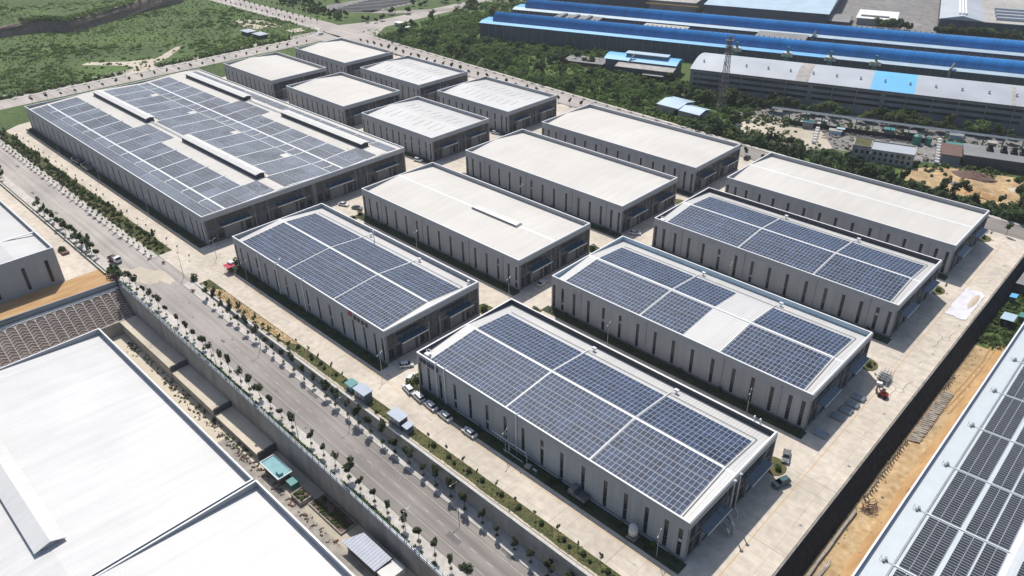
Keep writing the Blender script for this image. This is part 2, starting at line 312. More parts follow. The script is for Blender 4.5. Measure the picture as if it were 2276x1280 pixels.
for (cx, cy, rx, ry, n_) in ((-252, 74, 9, 4.2, 14), (-246, 78.5, 7, 2.4, 12), (-258, 70.8, 5, 1.6, 10)):
    pts = [(cx + rx*math.cos(i*6.283/n_)*U(.75,1.15), cy + ry*math.sin(i*6.283/n_)*U(.75,1.15)) for i in range(n_)]
    dp.poly([(u_, min(max(v_, 69.6), 80.2), .009 + .002*len(dp.f)) for u_, v_ in pts])
struct('dirt_patch', dp, 'dirt_pale')

# side and back roads
br = MB()
def fy(x): return 343.8 - 0.0535*(x + 474.7)
br.quad((-475,fy(-475)-19,.0),(20,fy(20)-10.5,.0),(20,fy(20),.0),(-475,fy(-475),.0))
br.quad((-526,66,.001),(-497,66,.001),(-497,330,.001),(-526,330,.001)); br.quad((-526,330,.001),(-475,324.8,.001),(-475,343.8,.001),(-540,352,.001))
br.quad((-900,336,.0),(-526,330,.0),(-540,352,.0),(-900,356,.0)); br.quad((-531,351,.002),(-475,343.8,.002),(-498,372,.002),(-521,378,.002)); br.quad((-521,378,.002),(-498,372,.002),(-506,500,.002),(-523,500,.002))
br.poly([(-498,312,-.004),(-466,318,-.004),(-462,326.5,-.004),(-475,344,-.004),(-512,346,-.004)]); struct('back_road', br, 'asphalt')
bk = MB()
for i in range(-475, 10, 5):
    bk.box(i, i+4.94, fy(i), fy(i)+2.2, -.05, .14)
for y in range(110, 300, 5): bk.box(-515.5, -513, y, y+4.94, -.05, .14)
for i in range(-880, -545, 5): bk.box(i, i+4.94, 331.8 - (i+545)*.012, 334.3 - (i+545)*.012, -.05, .14)
for i in range(12):
    t0, t1 = i*math.pi/24, (i+1)*math.pi/24
    bk.ext([(-538 + 22*math.cos(t0), 310 + 22*math.sin(t0)), (-538 + 25*math.cos(t0), 310 + 25*math.sin(t0)), (-538 + 25*math.cos(t1), 310 + 25*math.sin(t1)), (-538 + 22*math.cos(t1), 310 + 22*math.sin(t1))], -.05, .14)
struct('back_sidewalk', bk, 'sidewalk')
tr = MB(); tr.poly([(-516,178,.01),(-516,196,.01),(-528,200,.01),(-536,214,.01),(-560,236,.01),(-562,232,.01),(-541,208,.01),(-548,190,.01),(-566,172,.01),(-562,166,.01),(-540,184,.01),(-530,188,.01)])
tr.poly([(-600,296,.01),(-570,300,.01),(-560,318,.01),(-590,322,.01),(-612,310,.01)]); tr.poly([(-548,314,.01),(-536,312,.01),(-534,322,.01),(-546,326,.01)])
struct('dirt_track', tr, 'dirt_pale')

# painted lines in the works yard
yl = MB(); flat(yl, -440, -246, 95.35, 95.55, .006); flat(yl, -232, -34.2, 95.0, 95.18, .006)
for xx in range(-440, -40, 9): flat(yl, xx, xx + 5, 95.75, 95.86, .006)
struct('yellow_line', yl, 'paint_yellow')
ol = MB(); flat(ol, -41.03, -40.87, 100, 303, .006); struct('orange_line', ol, 'paint_orange')
wa = MB()
for (cx, cy, sx) in ((-150, 92.7, 1), (-143, 97.2, -1), (-122, 93.2, 1), (-116, 97.6, -1), (-56, 92.6, 1), (-50, 90.3, 1), (-190, 92.7, 1), (-232, 92, 1), (-300, 92.5, 1)):
    flat(wa, cx - 1.3, cx + .5, cy - .12, cy + .12, .007); wa.poly([(cx + sx*.5, cy - .4, .007), (cx + sx*1.4, cy, .007), (cx + sx*.5, cy + .4, .007)] if sx > 0 else [(cx - 2.2, cy, .007), (cx - 1.3, cy - .4, .007), (cx - 1.3, cy + .4, .007)])
for (cx, cy) in ((-36.2, 130), (-36.5, 165), (-37, 205), (-36.2, 268)):
    flat(wa, cx - .12, cx + .12, cy - 1.2, cy + .6, .007); wa.poly([(cx - .42, cy + .6, .007), (cx + .42, cy + .6, .007), (cx, cy + 1.6, .007)])
struct('arrow_marking', wa, 'paint_white')
cr = MB()   # cracks and dark patched joints in the yard slabs
def crack(pts, w_=.09):
    for (x0, y0), (x1, y1) in zip(pts, pts[1:]):
        d = Vector((x1-x0, y1-y0)); n_ = Vector((-d.y, d.x)).normalized()*w_; cr.quad((x0-n_.x,y0-n_.y,.005),(x1-n_.x,y1-n_.y,.005),(x1+n_.x,y1+n_.y,.005),(x0+n_.x,y0+n_.y,.005))
for (cx, cy) in ((-36.6, 189), (-35.6, 223)):
    crack([(cx + 1.1*math.cos(t*.7), cy + 1.1*math.sin(t*.7)) for t in range(10)]); crack([(cx-.8,cy-.9),(cx-1.2,cy-3),(cx-.9,cy-4.6),(cx-1.5,cy-7)]); crack([(cx+.5,cy+1),(cx+.4,cy+3.5),(cx+1.3,cy+6.5)]); crack([(cx-1,cy+.3),(cx-2.6,cy+1.2)])
for xx in (-60, -76, -93, -116): crack([(xx, 88.6), (xx + .2, 95), (xx, 97)], .04)
for yy in (116, 137, 141, 163, 203, 232, 262): crack([(-47, yy), (-41, yy + .1), (-33.2, yy)], .05)
for (cx, cy) in ((-35.2, 126), (-35, 151), (-36.2, 176), (-36, 212), (-35.4, 233), (-36, 283)): flat(cr, cx, cx + .7, cy, cy + .6, .006)
struct('slab_joint', cr, 'yard_grey')

# planted strips inside the works (raised lawns with kerbs)
lawns = []
def lawn(x0, x1, y0, y1, m='lawn', name='lawn'):
    b = MB(); b.box(x0, x1, y0, y1, -.05, .12); o = struct(name, b, m); lawns.append((x0, x1, y0, y1, m)); return o
lawn(-232.5, -34.5, 84.55, 88.4); lawn(-456, -263, 84.2, 89.2)

random.seed(17)
mh = MB()   # manholes and tar patches on the street
for _ in range(26):
    x = U(-430, -60); y = random.choice((73.4, 76.8, 71, 79.4)) + U(-.4,.4); z = road_z(x) + .005
    if R() < .5: mh.poly([(x + .38*math.cos(k*.785), y + .38*math.sin(k*.785), road_z(x + .38*math.cos(k*.785)) + .006) for k in range(8)])
    else:
        l_, w_ = U(1.2, 5), U(.5, 1.4); mh.quad((x,y,road_z(x)+.007),(x+l_,y,road_z(x+l_)+.007),(x+l_,y+w_,road_z(x+l_)+.007),(x,y+w_,road_z(x)+.007))
struct('road_patch', mh, 'road_tar')
# retaining wall between street and works, in cast panels
def panel_wall(name, label, y0, y1, x0, x1, step, zb, zt, m, cop=None, cm='kerb'):
    t = thing(name, label, 'wall', ((x0+x1)/2, y0, 0)); x = x0
    while x < x1 - .5:
        b = min(x + step, x1); mb = MB(); zb0, zb1, zt0, zt1 = zb(x), zb(b), zt(x), zt(b); e = .03
        mb.add([(x+e,y0,zb0),(b-e,y0,zb1),(b-e,y1,zb1),(x+e,y1,zb0),(x+e,y0,zt0),(b-e,y0,zt1),(b-e,y1,zt1),(x+e,y1,zt0)], [(4,5,6,7),(0,1,5,4),(1,2,6,5),(2,3,7,6),(3,0,4,7)])
        mb.build('wall_panel', m, t)
        if cop:
            c = MB(); c.add([(x,y0-.06,zt0),(b,y0-.06,zt1),(b,y1+.06,zt1),(x,y1+.06,zt0),(x,y0-.06,zt0+cop),(b,y0-.06,zt1+cop),(b,y1+.06,zt1+cop),(x,y1+.06,zt0+cop)], [(4,5,6,7),(0,1,5,4),(1,2,6,5),(2,3,7,6),(3,0,4,7)]); c.build('coping', cm, t)
        x = b
    core = MB(); core.add([(x0,y0+.05,zb(x0)),(x1,y0+.05,zb(x1)),(x1,y1-.05,zb(x1)),(x0,y1-.05,zb(x0)),(x0,y0+.05,zt(x0)-.05),(x1,y0+.05,zt(x1)-.05),(x1,y1-.05,zt(x1)-.05),(x0,y1-.05,zt(x0)-.05)], [(4,5,6,7),(0,1,5,4),(1,2,6,5),(2,3,7,6),(3,0,4,7)]); core.build('wall_core', 'facade_dark', t)
    return t
panel_wall('retaining_wall', 'grey concrete retaining wall between the sloping street and the works lawn', 83.6, 84.1, -234, -33, 10.05, lambda x: road_z(x) - .25, lambda x: .12, 'retain_wall', .14)
panel_wall('retaining_wall', 'very tall grey concrete wall holding the street above the lower yard', 65.4, 66.0, -253, 20, 10.5, lambda x: LOW - .3, lambda x: road_z(x) + .25, 'retain_wall', .12, 'parapet')

# fence along the top of the tall wall
fn = thing('guard_fence', 'low blue-grey metal fence on top of the tall street wall', 'fence', (-150, 65.7, road_z(-150)))
rl = MB(); band(rl, -253, 20, 65.62, 65.70, 1.28, 1.36); rl.build('top_rail', 'blue_pale', fn); rl = MB(); band(rl, -253, 20, 65.63, 65.69, .62, .67); rl.build('bottom_rail', 'metal_grey', fn)
pm = MB(); pm.box(-.06, .06, -.06, .06, 0, 1.1); pm = pm.mesh('post', 'teal_box')
x = -252.5
while x < 0:
    link('post', pm, fn, (x + 150, -.04, road_z(x) + .36 - road_z(-150))); x += 2.6
for k in range(12):
    x0 = -252.4 + k*21; bm_ = MB(); x = x0
    while x < x0 + 20.8: bm_.box(x, x + .04, 65.64, 65.67, road_z(x) + .37, road_z(x) + 1.3, nobot=True); x += .26
    bm_.build('baluster_run', 'metal_grey', fn)

# dark stone wall below the east edge of the terrace
ew = thing('retaining_wall', 'tall black stone-faced retaining wall below the edge of the concrete terrace', 'wall', (-32, 190, KZ))
random.seed(11)
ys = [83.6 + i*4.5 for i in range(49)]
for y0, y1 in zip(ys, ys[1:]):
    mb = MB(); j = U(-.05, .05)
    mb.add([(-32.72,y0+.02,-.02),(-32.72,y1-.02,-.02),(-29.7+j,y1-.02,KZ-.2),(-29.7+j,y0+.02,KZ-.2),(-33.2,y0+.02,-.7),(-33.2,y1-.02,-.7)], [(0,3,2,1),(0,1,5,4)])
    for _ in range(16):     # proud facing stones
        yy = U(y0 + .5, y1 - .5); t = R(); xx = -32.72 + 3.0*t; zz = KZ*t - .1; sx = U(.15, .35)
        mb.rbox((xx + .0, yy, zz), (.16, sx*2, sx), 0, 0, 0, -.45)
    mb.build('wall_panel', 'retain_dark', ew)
cp = MB(); cp.box(-33.15, -32.6, 84.15, 308.9, .003, .22); cp.build('coping', 'concrete_old', ew)
er = thing('handrail', 'thin dark railing along the edge of the concrete terrace', 'railing', (-32.9, 190, .22))
b = MB(); b.cyl((-32.85, 92, 1.1), (-32.85, 300, 1.1), .035, 5); b.cyl((-32.85, 92, .65), (-32.85, 300, .65), .03, 5); b.build('rail', 'frame_dark', er)
pm = MB(); pm.cyl((0,0,0), (0,0,.9), .04, 5); pm = pm.mesh('post', 'frame_dark')
for y in range(92, 301, 4): link('post', pm, er, (.05, y - 190, 0))

# site east of the wall: dirt road, rubble
d = MB()
for i in range(20):
    y0, y1 = 84 + i*7.6, 84 + (i+1)*7.6; o0, o1 = math.sin(i*1.3)*.5, math.sin((i+1)*1.3)*.5
    d.quad((-29.9,y0,KZ+.02),(-20.2,y0,KZ+.02),(-20.2,y1,KZ+.02),(-29.9,y1,KZ+.02))
struct('dirt_road', d, 'dirt')
rt = MB()
for k, off in enumerate((-2.2, -.7, .9)):
    for i in range(30):
        y0, y1 = 196 + i*1.4, 197.4 + i*1.4; f_ = lambda y: -25.6 + off*.8 + math.sin((y - 196)/22)*1.8
        rt.add([(f_(y0)-.3,y0,KZ+.03),(f_(y0)+.3,y0,KZ+.03),(f_(y1)+.3,y1,KZ+.03),(f_(y1)-.3,y1,KZ+.03),(f_(y0),y0,KZ+.22),(f_(y1),y1,KZ+.22)], [(0,4,5,3),(4,1,2,5)])
struct('wheel_ruts', rt, 'dirt_orange')
rb = MB(); random.seed(5)
for _ in range(520):
    y = U(90, 235); xx = -21.2 - abs(random.gauss(0, 1.3)) if R() < .7 else -29.3 + abs(random.gauss(0, .8)); s_ = U(.08, .38)
    rb.rbox((xx, y, KZ + s_*.35), (s_*U(.7,1.8), s_, s_*.8), U(0, 3), 0, U(-.4,.4), U(-.4,.4))
stuff('rubble', rb, 'rubble', 'loose stones and rubble scattered along the dirt road', 'rubble')
lm = MB(); lm.cyl((-1.4,0,.2), (1.5,0,.32), .2, 7); lm.cyl((-1.3,.42,.22), (1.4,.3,.3), .17, 7); lm = lm.mesh('log', 'log_pale', smooth=False)
stub = MB(); stub.cyl((0,0,0), (.15,.05,1.3), .24, 7, .2); stub.cyl((.1,0,1.2), (.2,.3,1.5), .12, 5); stub = stub.mesh('pile_stub', 'log_pale')
y = 150.0
while y < 214:
    big = 178 < y < 205; o = link('concrete_pile', lm if big else stub, None, (-27.7 if big else -29.0 + U(-.15,.15), y, KZ + .03), (0, U(-.05,.05), U(-.25,.1) + (.25 if big else U(0, 6))))
    tag(o, 'pale rough pile lying across the foot of the black wall' if big else 'short pale pile stub standing at the foot of the black wall', 'pile', 'long piles below the black wall' if big else 'pile stubs below the black wall'); y += .95 if big else 1.35
b = MB()
for i in range(11): b.rbox((-28.9 + U(-.06,.06), 100.5 + i*4.2, KZ + .45), (.55, 4.1, .6), U(-.02,.02))
tag(b.build('concrete_beam', 'concrete_old'), 'long grey concrete beam lying along the foot of the black wall', 'beam')
b = MB()
for i in range(9): b.rbox((-27.4 + U(-.5,.6), 124 - i*.3 + U(-2,2), KZ + .15 + .05*i), (.22, U(4,7), .16), U(-.08,.08))
tag(b.build('timber_pile', 'log_pale'), 'stack of weathered planks beside the long concrete beam', 'planks')
b = MB()
for i in range(26): b.rbox((-27.0 + U(-1.0,1.3), 148 + U(-2.5,2), KZ + .2 + U(0,.5)), (.15, U(1.5,3), .12), U(0,3), 0, U(-.3,.3))
tag(b.build('scrap_pile', 'brick_dark'), 'tangled heap of scrap timber and rusty bars on the dirt road', 'scrap')

random.seed(23)
bk_ = MB(); nx_, ny_ = 5, 60; vv = []
for j in range(ny_+1):
    y = 104 + j*2.3; amp = .35 + .9*max(0, math.sin(j*.31))*U(.6,1.2)
    for i in range(nx_+1): q_ = i/nx_; vv.append((-24.2 + 3.1*q_ + U(-.2,.2), y + U(-.5,.5), KZ + .03 + (amp*math.sin(q_*2.2)*U(.6,1.2) if i else 0)))
bk_.add(vv, [(j*(nx_+1)+i, j*(nx_+1)+i+1, (j+1)*(nx_+1)+i+1, (j+1)*(nx_+1)+i) for j in range(ny_) for i in range(nx_)]); struct('spoil_bank', bk_, 'dirt_orange')
# ------------------------------------------------------------------ lower left: slope with arched ribs, terrace walls
SL_T, SL_B = (-254.2, -1.4), (-244.8, -8.9)     # (x,z) top and toe
def slp(t, y, up=0.0):   # t from 0 (top) to 1 (toe)
    dx, dz = SL_B[0]-SL_T[0], SL_B[1]-SL_T[1]; L_ = math.hypot(dx, dz); shift = -(63 - y)*.055*(1 - t)
    return (SL_T[0] + dx*t + shift - dz/L_*up, y, SL_T[1] + dz*t + dx/L_*up)
SLL = math.hypot(SL_B[0]-SL_T[0], SL_B[1]-SL_T[1])
sl_o = thing('rib_slope', 'earth slope faced with arched concrete frames and chevron ribs', 'slope', (-250, 33, -5))
b = MB()
for i in range(54):
    ya, yb = 65.3 - i*1.95, 65.3 - (i+1)*1.95
    for k in range(8): b.quad(slp(k/8, ya), slp(k/8, yb), slp((k+1)/8, yb), slp((k+1)/8, ya))
b.build('soil_face', 'slope_soil', sl_o)
b = MB(); q = lambda t, y: slp(t, y, .14)
b.quad(q(0,65.3), q(0,-40), q(.075,-40), q(.075,65.3)); b.quad(q(.075,65.3), q(.075,-40), slp(.075,-40), slp(.075,65.3)); b.build('top_beam', 'slope_rib', sl_o)
PITCH = 2.92
def rib(mb, p0, p1, w_, up=.16):
    """raised bar on the slope between two (t,y) points"""
    (t0, y0), (t1, y1) = p0, p1; d = Vector(((t1-t0)*SLL, y1-y0)); n_ = Vector((-d.y, d.x)).normalized()*w_/2; nt, ny = n_.x/SLL, n_.y
    c = [(t0-nt,y0-ny),(t1-nt,y1-ny),(t1+nt,y1+ny),(t0+nt,y0+ny)]; mb.add([slp(*k) for k in c] + [slp(*k, up) for k in c], [(4,5,6,7),(0,1,5,4),(1,2,6,5),(2,3,7,6),(3,0,4,7)])
random.seed(3)
for i in range(24):
    yc = 63.2 - i*PITCH; fr = MB()
    rib(fr, (.075, yc - PITCH/2), (1, yc - PITCH/2), .22)
    pts = [(.19 - .115*math.sin(a_), yc - (PITCH/2-.1)*math.cos(a_)) for a_ in [k*math.pi/10 for k in range(11)]]
    for a_, b_ in zip(pts, pts[1:]): rib(fr, a_, b_, .18)
    fr = fr.build('arch_frame', 'slope_rib', sl_o)
    for k in range(10):
        t = .2 + k*.082 + U(-.008, .008); ch = MB(); rib(ch, (t + .05, yc - PITCH/2 + .14), (t, yc), .17, .12); rib(ch, (t, yc), (t + .05, yc + PITCH/2 - .14), .17, .12); ch.build('chevron_rib', 'chevron_rib', fr)
b = MB(); b.ext([(-254.6, 65.3), (-255.0, 65.3), (-260.8, -40), (-260.4, -40)], -1.7, .55); tag(b.build('parapet_wall', 'parapet'), 'low grey parapet wall between the orange dirt and the ribbed slope', 'wall')
# toe wall and stepped terraces beside the tall wall
tw = MB(); tw.box(-244.7, -243.9, -40, 64.9, LOW - .2, -8.75); tag(tw.build('retaining_wall', 'retain_wall'), 'short wall at the toe of the ribbed slope', 'wall')
for x0, x1, zt in ((-243.8, -206.5, -8.8), (-205.9, -179.5, -10.1), (-178.9, -155.5, -11.4), (-226, -226, 0)):
    if x0 == x1: continue
    t = thing('terrace_wall', {-8.8: 'highest stepped concrete terrace under the tall wall, next to the ribbed slope', -10.1: 'middle stepped concrete terrace under the tall wall', -11.4: 'lowest stepped concrete terrace under the tall wall, ending at the teal roofed hut'}[zt], 'terrace', ((x0+x1)/2, 62, LOW))
    c = MB(); c.box(x0, x1, 59.8, 65.35, LOW - .2, zt - .12); c.build('wall', 'retain_wall', t); c = MB(); c.box(x0 + .02, x1 - .02, 59.7, 65.35, zt - .12, zt); c.build('slab', 'dirt_pale', t)
    c = MB(); c.box(x1 + .05, x1 + .5, 59.9, 65.3, LOW - .2, zt + .5); c.build('end_wall', 'facade_dark', t)
lowg = MB(); flat(lowg, -243.8, -20, 40, 65.3, LOW + .02); struct('yard', lowg, 'dirt_pale')
lowp = MB(); flat(lowp, -170, -20, 51.2, 58.4, LOW + .04); struct('path', lowp, 'concrete_old')

# left works: concrete yard and raw dirt
b = MB(); b.ext([(-256,65.2),(-269.5,65.2),(-478,65.2),(-478,-200),(-261,-200)][::-1], -.5, .0); struct('yard_slab', b, 'concrete')
b = MB(); b.poly([(-255.2,65.0,.02),(-268.4,64.6,.02),(-268.6,50.5,.02),(-271,20,.02),(-271,-60,.02),(-261.5,-60,.02)]); struct('dirt_yard', b, 'dirt_orange')
b = MB(); b.box(-440, -262.5, 64.9, 65.15, -.1, .7); b.box(-440, -262.5, 64.8, 65.25, .7, .82, 1); tag(b.build('boundary_wall', ['wall_stone', 'kerb']), 'low wall with pale coping between the left works yard and the street trees', 'wall')
vg = MB(); flat(vg, -458, -256, 65.3, 66.1, .06); struct('verge', vg, 'lawn')
# ------------------------------------------------------------------ factory halls
def wall_open(mb, pf, t0, t1, z0, z1, ops, depth=.25, k=0, kr=0):
    """wall skin with real openings; pf(t, z, inward) gives the point"""
    ts = sorted({t0, t1} | {v for o in ops for v in o[:2]}); zs = sorted({z0, z1} | {v for o in ops for v in o[2:]})
    for a, b in zip(ts, ts[1:]):
        for c, d in zip(zs, zs[1:]):
            mt, mz = (a+b)/2, (c+d)/2
            if not any(o[0] < mt < o[1] and o[2] < mz < o[3] for o in ops): mb.quad(pf(a,c,0), pf(b,c,0), pf(b,d,0), pf(a,d,0), k)
    for a, b, c, d in ops:
        mb.quad(pf(a,c,0), pf(a,d,0), pf(a,d,depth), pf(a,c,depth), kr); mb.quad(pf(b,c,0), pf(b,d,0), pf(b,d,depth), pf(b,c,depth), kr)
        mb.quad(pf(a,d,0), pf(b,d,0), pf(b,d,depth), pf(a,d,depth), kr); mb.quad(pf(a,c,0), pf(b,c,0), pf(b,c,depth), pf(a,c,depth), kr)
WCACHE = {}
def window(parent, pos, w_, h_, side, nx, nz, glass='glass_dark', name='window', low=None):
    """frame with mullions (part) and its glass (sub-part); side 'f' faces -y, 'r' faces +x. pos is the opening's lower left corner seen from outside"""
    key = (round(w_,2), round(h_,2), side, nx, nz, glass, low)
    if key not in WCACHE:
        T = (lambda p: (p[0], p[1] + .1, p[2])) if side == 'f' else (lambda p: (-p[1] - .1, p[0], p[2]))
        f = MB(T); e = .07
        f.box(0, e, 0, .08, 0, h_); f.box(w_-e, w_, 0, .08, 0, h_); f.box(e, w_-e, 0, .08, 0, e); f.box(e, w_-e, 0, .08, h_-e, h_)
        for i in range(1, nx): f.box(i*w_/nx - .035, i*w_/nx + .035, .005, .075, e, h_-e)
        for j in range(1, nz): f.box(e, w_-e, .01, .07, j*h_/nz - .035, j*h_/nz + .035)
        if low: f.box(e, w_-e, .002, .078, low - .1, low + .1)
        g_ = MB(T); g_.quad((e,.05,e), (w_-e,.05,e), (w_-e,.05,h_-e), (e,.05,h_-e))
        WCACHE[key] = (f.mesh('window', 'frame_dark'), g_.mesh('pane', glass))
    fm, gm = WCACHE[key]; o = ORG[parent]; wo = link(name, fm, parent, (pos[0]-o[0], pos[1]-o[1], pos[2]-o[2])); link('pane', gm, wo)
    if side == 'f' and R() < .22:      # a curtained or open upper light
        k = random.choice((2, 3, 4, 5)); h0 = h_*k/nz
        if ('cur', k) not in WCACHE: c_ = MB(); c_.quad((.1,.135,h0+.08), (w_-.1,.135,h0+.08), (w_-.1,.135,h0+h_/nz-.08), (.1,.135,h0+h_/nz-.08)); WCACHE[('cur', k)] = c_.mesh('curtain', 'wall_pale')
        link('curtain', WCACHE[('cur', k)], wo)
    return wo
_pv = {}
def pv_geo(w_, l_, fr=.035):
    a, b = w_/2, l_/2; h = .07
    v = [(-a,-b,0),(a,-b,0),(a,b,0),(-a,b,0),(-a,-b,h),(a,-b,h),(a,b,h),(-a,b,h),(-a+fr,-b+fr,h-.006),(a-fr,-b+fr,h-.006),(a-fr,b-fr,h-.006),(-a+fr,b-fr,h-.006)]
    f = [(0,1,5,4),(1,2,6,5),(2,3,7,6),(3,0,4,7),(4,5,9,8),(5,6,10,9),(6,7,11,10),(7,4,8,11),(8,9,10,11)]
    return v, f, [0]*8 + [1]
def solar(parent, cells, w_, l_, limit=300, cm='pv_cell'):
    """cells: (x, y, z, slope angle about x or (0,ry)). The largest in view become single panels, the rest one joined part."""
    v, f, k = pv_geo(w_, l_); key = (w_, l_, cm)
    if key not in _pv:
        m = MB(); m.v = v; m.f = f; m.m = k; _pv[key] = m.mesh('solar_panel', ['pv_frame', cm])
    cells = sorted(cells, key=lambda c: (Vector(c[:3]) - CAM).length); o = ORG[parent]
    for c in cells[:limit]:
        link('solar_panel', _pv[key], parent, (c[0]-o[0], c[1]-o[1], c[2]-o[2]), (c[3] if len(c) == 4 else 0, c[4] if len(c) > 4 else 0, 0))
    rest = cells[limit:]
    if rest:
        mb = MB()
        for c in rest:
            m = (Matrix.Rotation(c[3], 3, 'X') if len(c) == 4 else Matrix.Rotation(c[4], 3, 'Y')); n_ = len(mb.v)
            mb.v += [tuple(m @ Vector(p_) + Vector(c[:3])) for p_ in v]; mb.f += [tuple(i + n_ for i in q_) for q_ in f]; mb.m += k
        s_ = mb.build('solar_panels', ['pv_frame', cm], parent); s_['kind'] = 'stuff'
HP, EZ, RZ_ = 11.7, 10.05, 11.6
def roofz(y, y0, y1, ez=EZ, rz=RZ_):
    ym = (y0+y1)/2; return ez + (rz-ez)*(1 - abs(y-ym)/(ym-y0))
def gable_openings(t0, t1):
    """big doors, ground windows and ribbon windows for one 37 m gable bay"""
    L_ = t1 - t0; doors = [(t0 + L_*.17, t0 + L_*.30, .05, 4.9), (t0 + L_*.68, t0 + L_*.81, .05, 4.9)]
    wins = [(t0 + L_*a, t0 + L_*b, .9, 4.3) for a, b in ((.03,.075),(.10,.145),(.345,.385),(.415,.455),(.53,.57),(.60,.64),(.845,.885),(.92,.965))]
    rib_ = [(t0 + L_*.11, t0 + L_*.41, 7.9, 9.4), (t0 + L_*.57, t0 + L_*.88, 7.9, 9.4)]
    tall = [(t0 + L_*.03, t0 + L_*.085, 5.6, 9.2), (t0 + L_*.445, t0 + L_*.475, 5.6, 9.4), (t0 + L_*.505, t0 + L_*.535, 5.6, 9.4), (t0 + L_*.91, t0 + L_*.965, 5.6, 9.2)]
    return doors, wins, rib_, tall
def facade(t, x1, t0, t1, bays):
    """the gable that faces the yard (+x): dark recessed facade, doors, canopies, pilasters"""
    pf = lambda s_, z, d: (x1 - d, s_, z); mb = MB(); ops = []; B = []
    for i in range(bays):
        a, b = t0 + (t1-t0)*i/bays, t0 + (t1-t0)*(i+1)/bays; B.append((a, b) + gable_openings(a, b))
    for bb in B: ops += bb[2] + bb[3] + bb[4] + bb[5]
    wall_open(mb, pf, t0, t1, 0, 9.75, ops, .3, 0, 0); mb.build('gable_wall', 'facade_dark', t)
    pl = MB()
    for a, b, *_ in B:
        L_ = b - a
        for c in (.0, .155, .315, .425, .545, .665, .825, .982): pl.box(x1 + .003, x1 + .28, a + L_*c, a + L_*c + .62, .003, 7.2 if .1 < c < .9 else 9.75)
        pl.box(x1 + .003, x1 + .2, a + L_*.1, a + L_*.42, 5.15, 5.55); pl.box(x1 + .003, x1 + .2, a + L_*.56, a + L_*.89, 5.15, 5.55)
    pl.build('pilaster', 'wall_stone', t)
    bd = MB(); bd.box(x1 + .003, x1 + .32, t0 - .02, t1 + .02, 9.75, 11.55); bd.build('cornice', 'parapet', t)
    for a, b, doors, wins, rib_, tall in B:
        L_ = b - a
        for d in doors:
            m = MB(); m.quad((x1-.25,d[0],.06), (x1-.25,d[1],.06), (x1-.25,d[1],4.9), (x1-.25,d[0],4.9)); m.build('door', 'door_grey', t)
        for o in wins + tall: window(t, (x1, o[0], o[2]), o[1]-o[0], o[3]-o[2], 'r', 2, 3)
        for o in rib_: window(t, (x1, o[0], o[2]), o[1]-o[0], o[3]-o[2], 'r', 9, 2)
        for c0, c1 in ((.12, .38), (.62, .88)):
            m = MB(); m.ext_y([(x1 + .21, 6.5), (x1 + 2.3, 6.15), (x1 + 2.3, 6.3), (x1 + .21, 6.7)], a + L_*c0, a + L_*c1); m.build('canopy', 'glass_blue', t)
            m = MB(); m.ext_y([(x1 + 2.31, 6.05), (x1 + 2.45, 6.05), (x1 + 2.45, 6.4), (x1 + 2.31, 6.4)], a + L_*c0 - .1, a + L_*c1 + .1); m.build('canopy_edge', 'steel_pipe', t)
def hall(label, x0, x1, y0, y1, wx, roof='roof_white', ridge='trim_white', cat='factory', group=None, bays=1, prof=None, wtop=8.7, gable=True):
    t = thing('factory_hall', label, cat, ((x0+x1)/2, (y0+y1)/2, 0), group)
    ops = [(x0 + w_ - .52, x0 + w_ + .52, .7, wtop) for w_ in wx]
    mb = MB(); wall_open(mb, lambda s_, z, d: (s_, y0 + d, z), x0, x1, 0, 9.75, ops, .22)
    mb.quad((x0,y0,0),(x0,y1,0),(x0,y1,9.75),(x0,y0,9.75)); mb.quad((x0,y1,0),(x1,y1,0),(x1,y1,9.75),(x0,y1,9.75)); mb.build('wall', 'wall_clad', t)
    pl = MB(); pl.box(x0 - .03, x1 + .03, y0 - .14, y0 - .003, .003, .62); pl.build('plinth', 'wall_stone', t)
    for o in ops: window(t, (o[0], y0, o[2]), 1.04, wtop - .7, 'f', 1, 8, low=2.9)
    pp = MB(); pp.box(x0, x1, y0, y0 + .3, 9.75, 11.6); pp.box(x0, x1, y1 - .3, y1, 9.75, 11.6); pp.box(x0, x0 + .3, y0 + .3, y1 - .3, 9.75, 11.6); pp.box(x1 - .3, x1, y0 + .3, y1 - .3, 9.75, 11.6); pp.build('parapet', 'parapet', t)
    cp = MB(); e = .07; cp.box(x0 - e, x1 + e, y0 - e, y0 + .34, 11.603, 11.72); cp.box(x0 - e, x1 + e, y1 - .34, y1 + e, 11.603, 11.72); cp.box(x0 - e, x0 + .34, y0 + .34, y1 - .34, 11.603, 11.72); cp.box(x1 - .34, x1 + e, y0 + .34, y1 - .34, 11.603, 11.72); cp.build('coping', 'trim_white', t)
    ym = (y0+y1)/2; pr = prof or [(y0 + .3, EZ), (ym, RZ_), (y1 - .3, EZ)]
    rf = MB(); rf.ext_x(pr + [(y1 - .3, 9.6), (y0 + .3, 9.6)], x0 + .3, x1 - .3); rf = rf.build('roof', roof, t)
    if ridge and not prof:
        rc = MB(); rc.ext_x([(ym - .45, RZ_ - .02), (ym, RZ_ + .07), (ym + .45, RZ_ - .02)], x0 + .31, x1 - .31); rc.build('ridge_cap', ridge, rf)
    if gable: facade(t, x1, y0, y1, bays)
    return t
WL = (1.06, 4.56, 9.3, 15, 20.8, 27, 33.4, 39.5, 45.7, 51.9, 58.3, 64.7, 70.3, 75.8, 80.8, 84.3)
def wsmall(L_): return [1.1, 4.6, 9.4] + [15 + (L_ - 30)*i/5 for i in range(6)] + [L_ - 9.4, L_ - 4.6, L_ - 1.3]
XA, XB = (-134.2, -48.35), (-234.15, -148.7)
YR = {1: (100.32, 137.4), 2: (155.87, 192.9), 3: (211.95, 248.7), 4: (262.25, 299.0)}
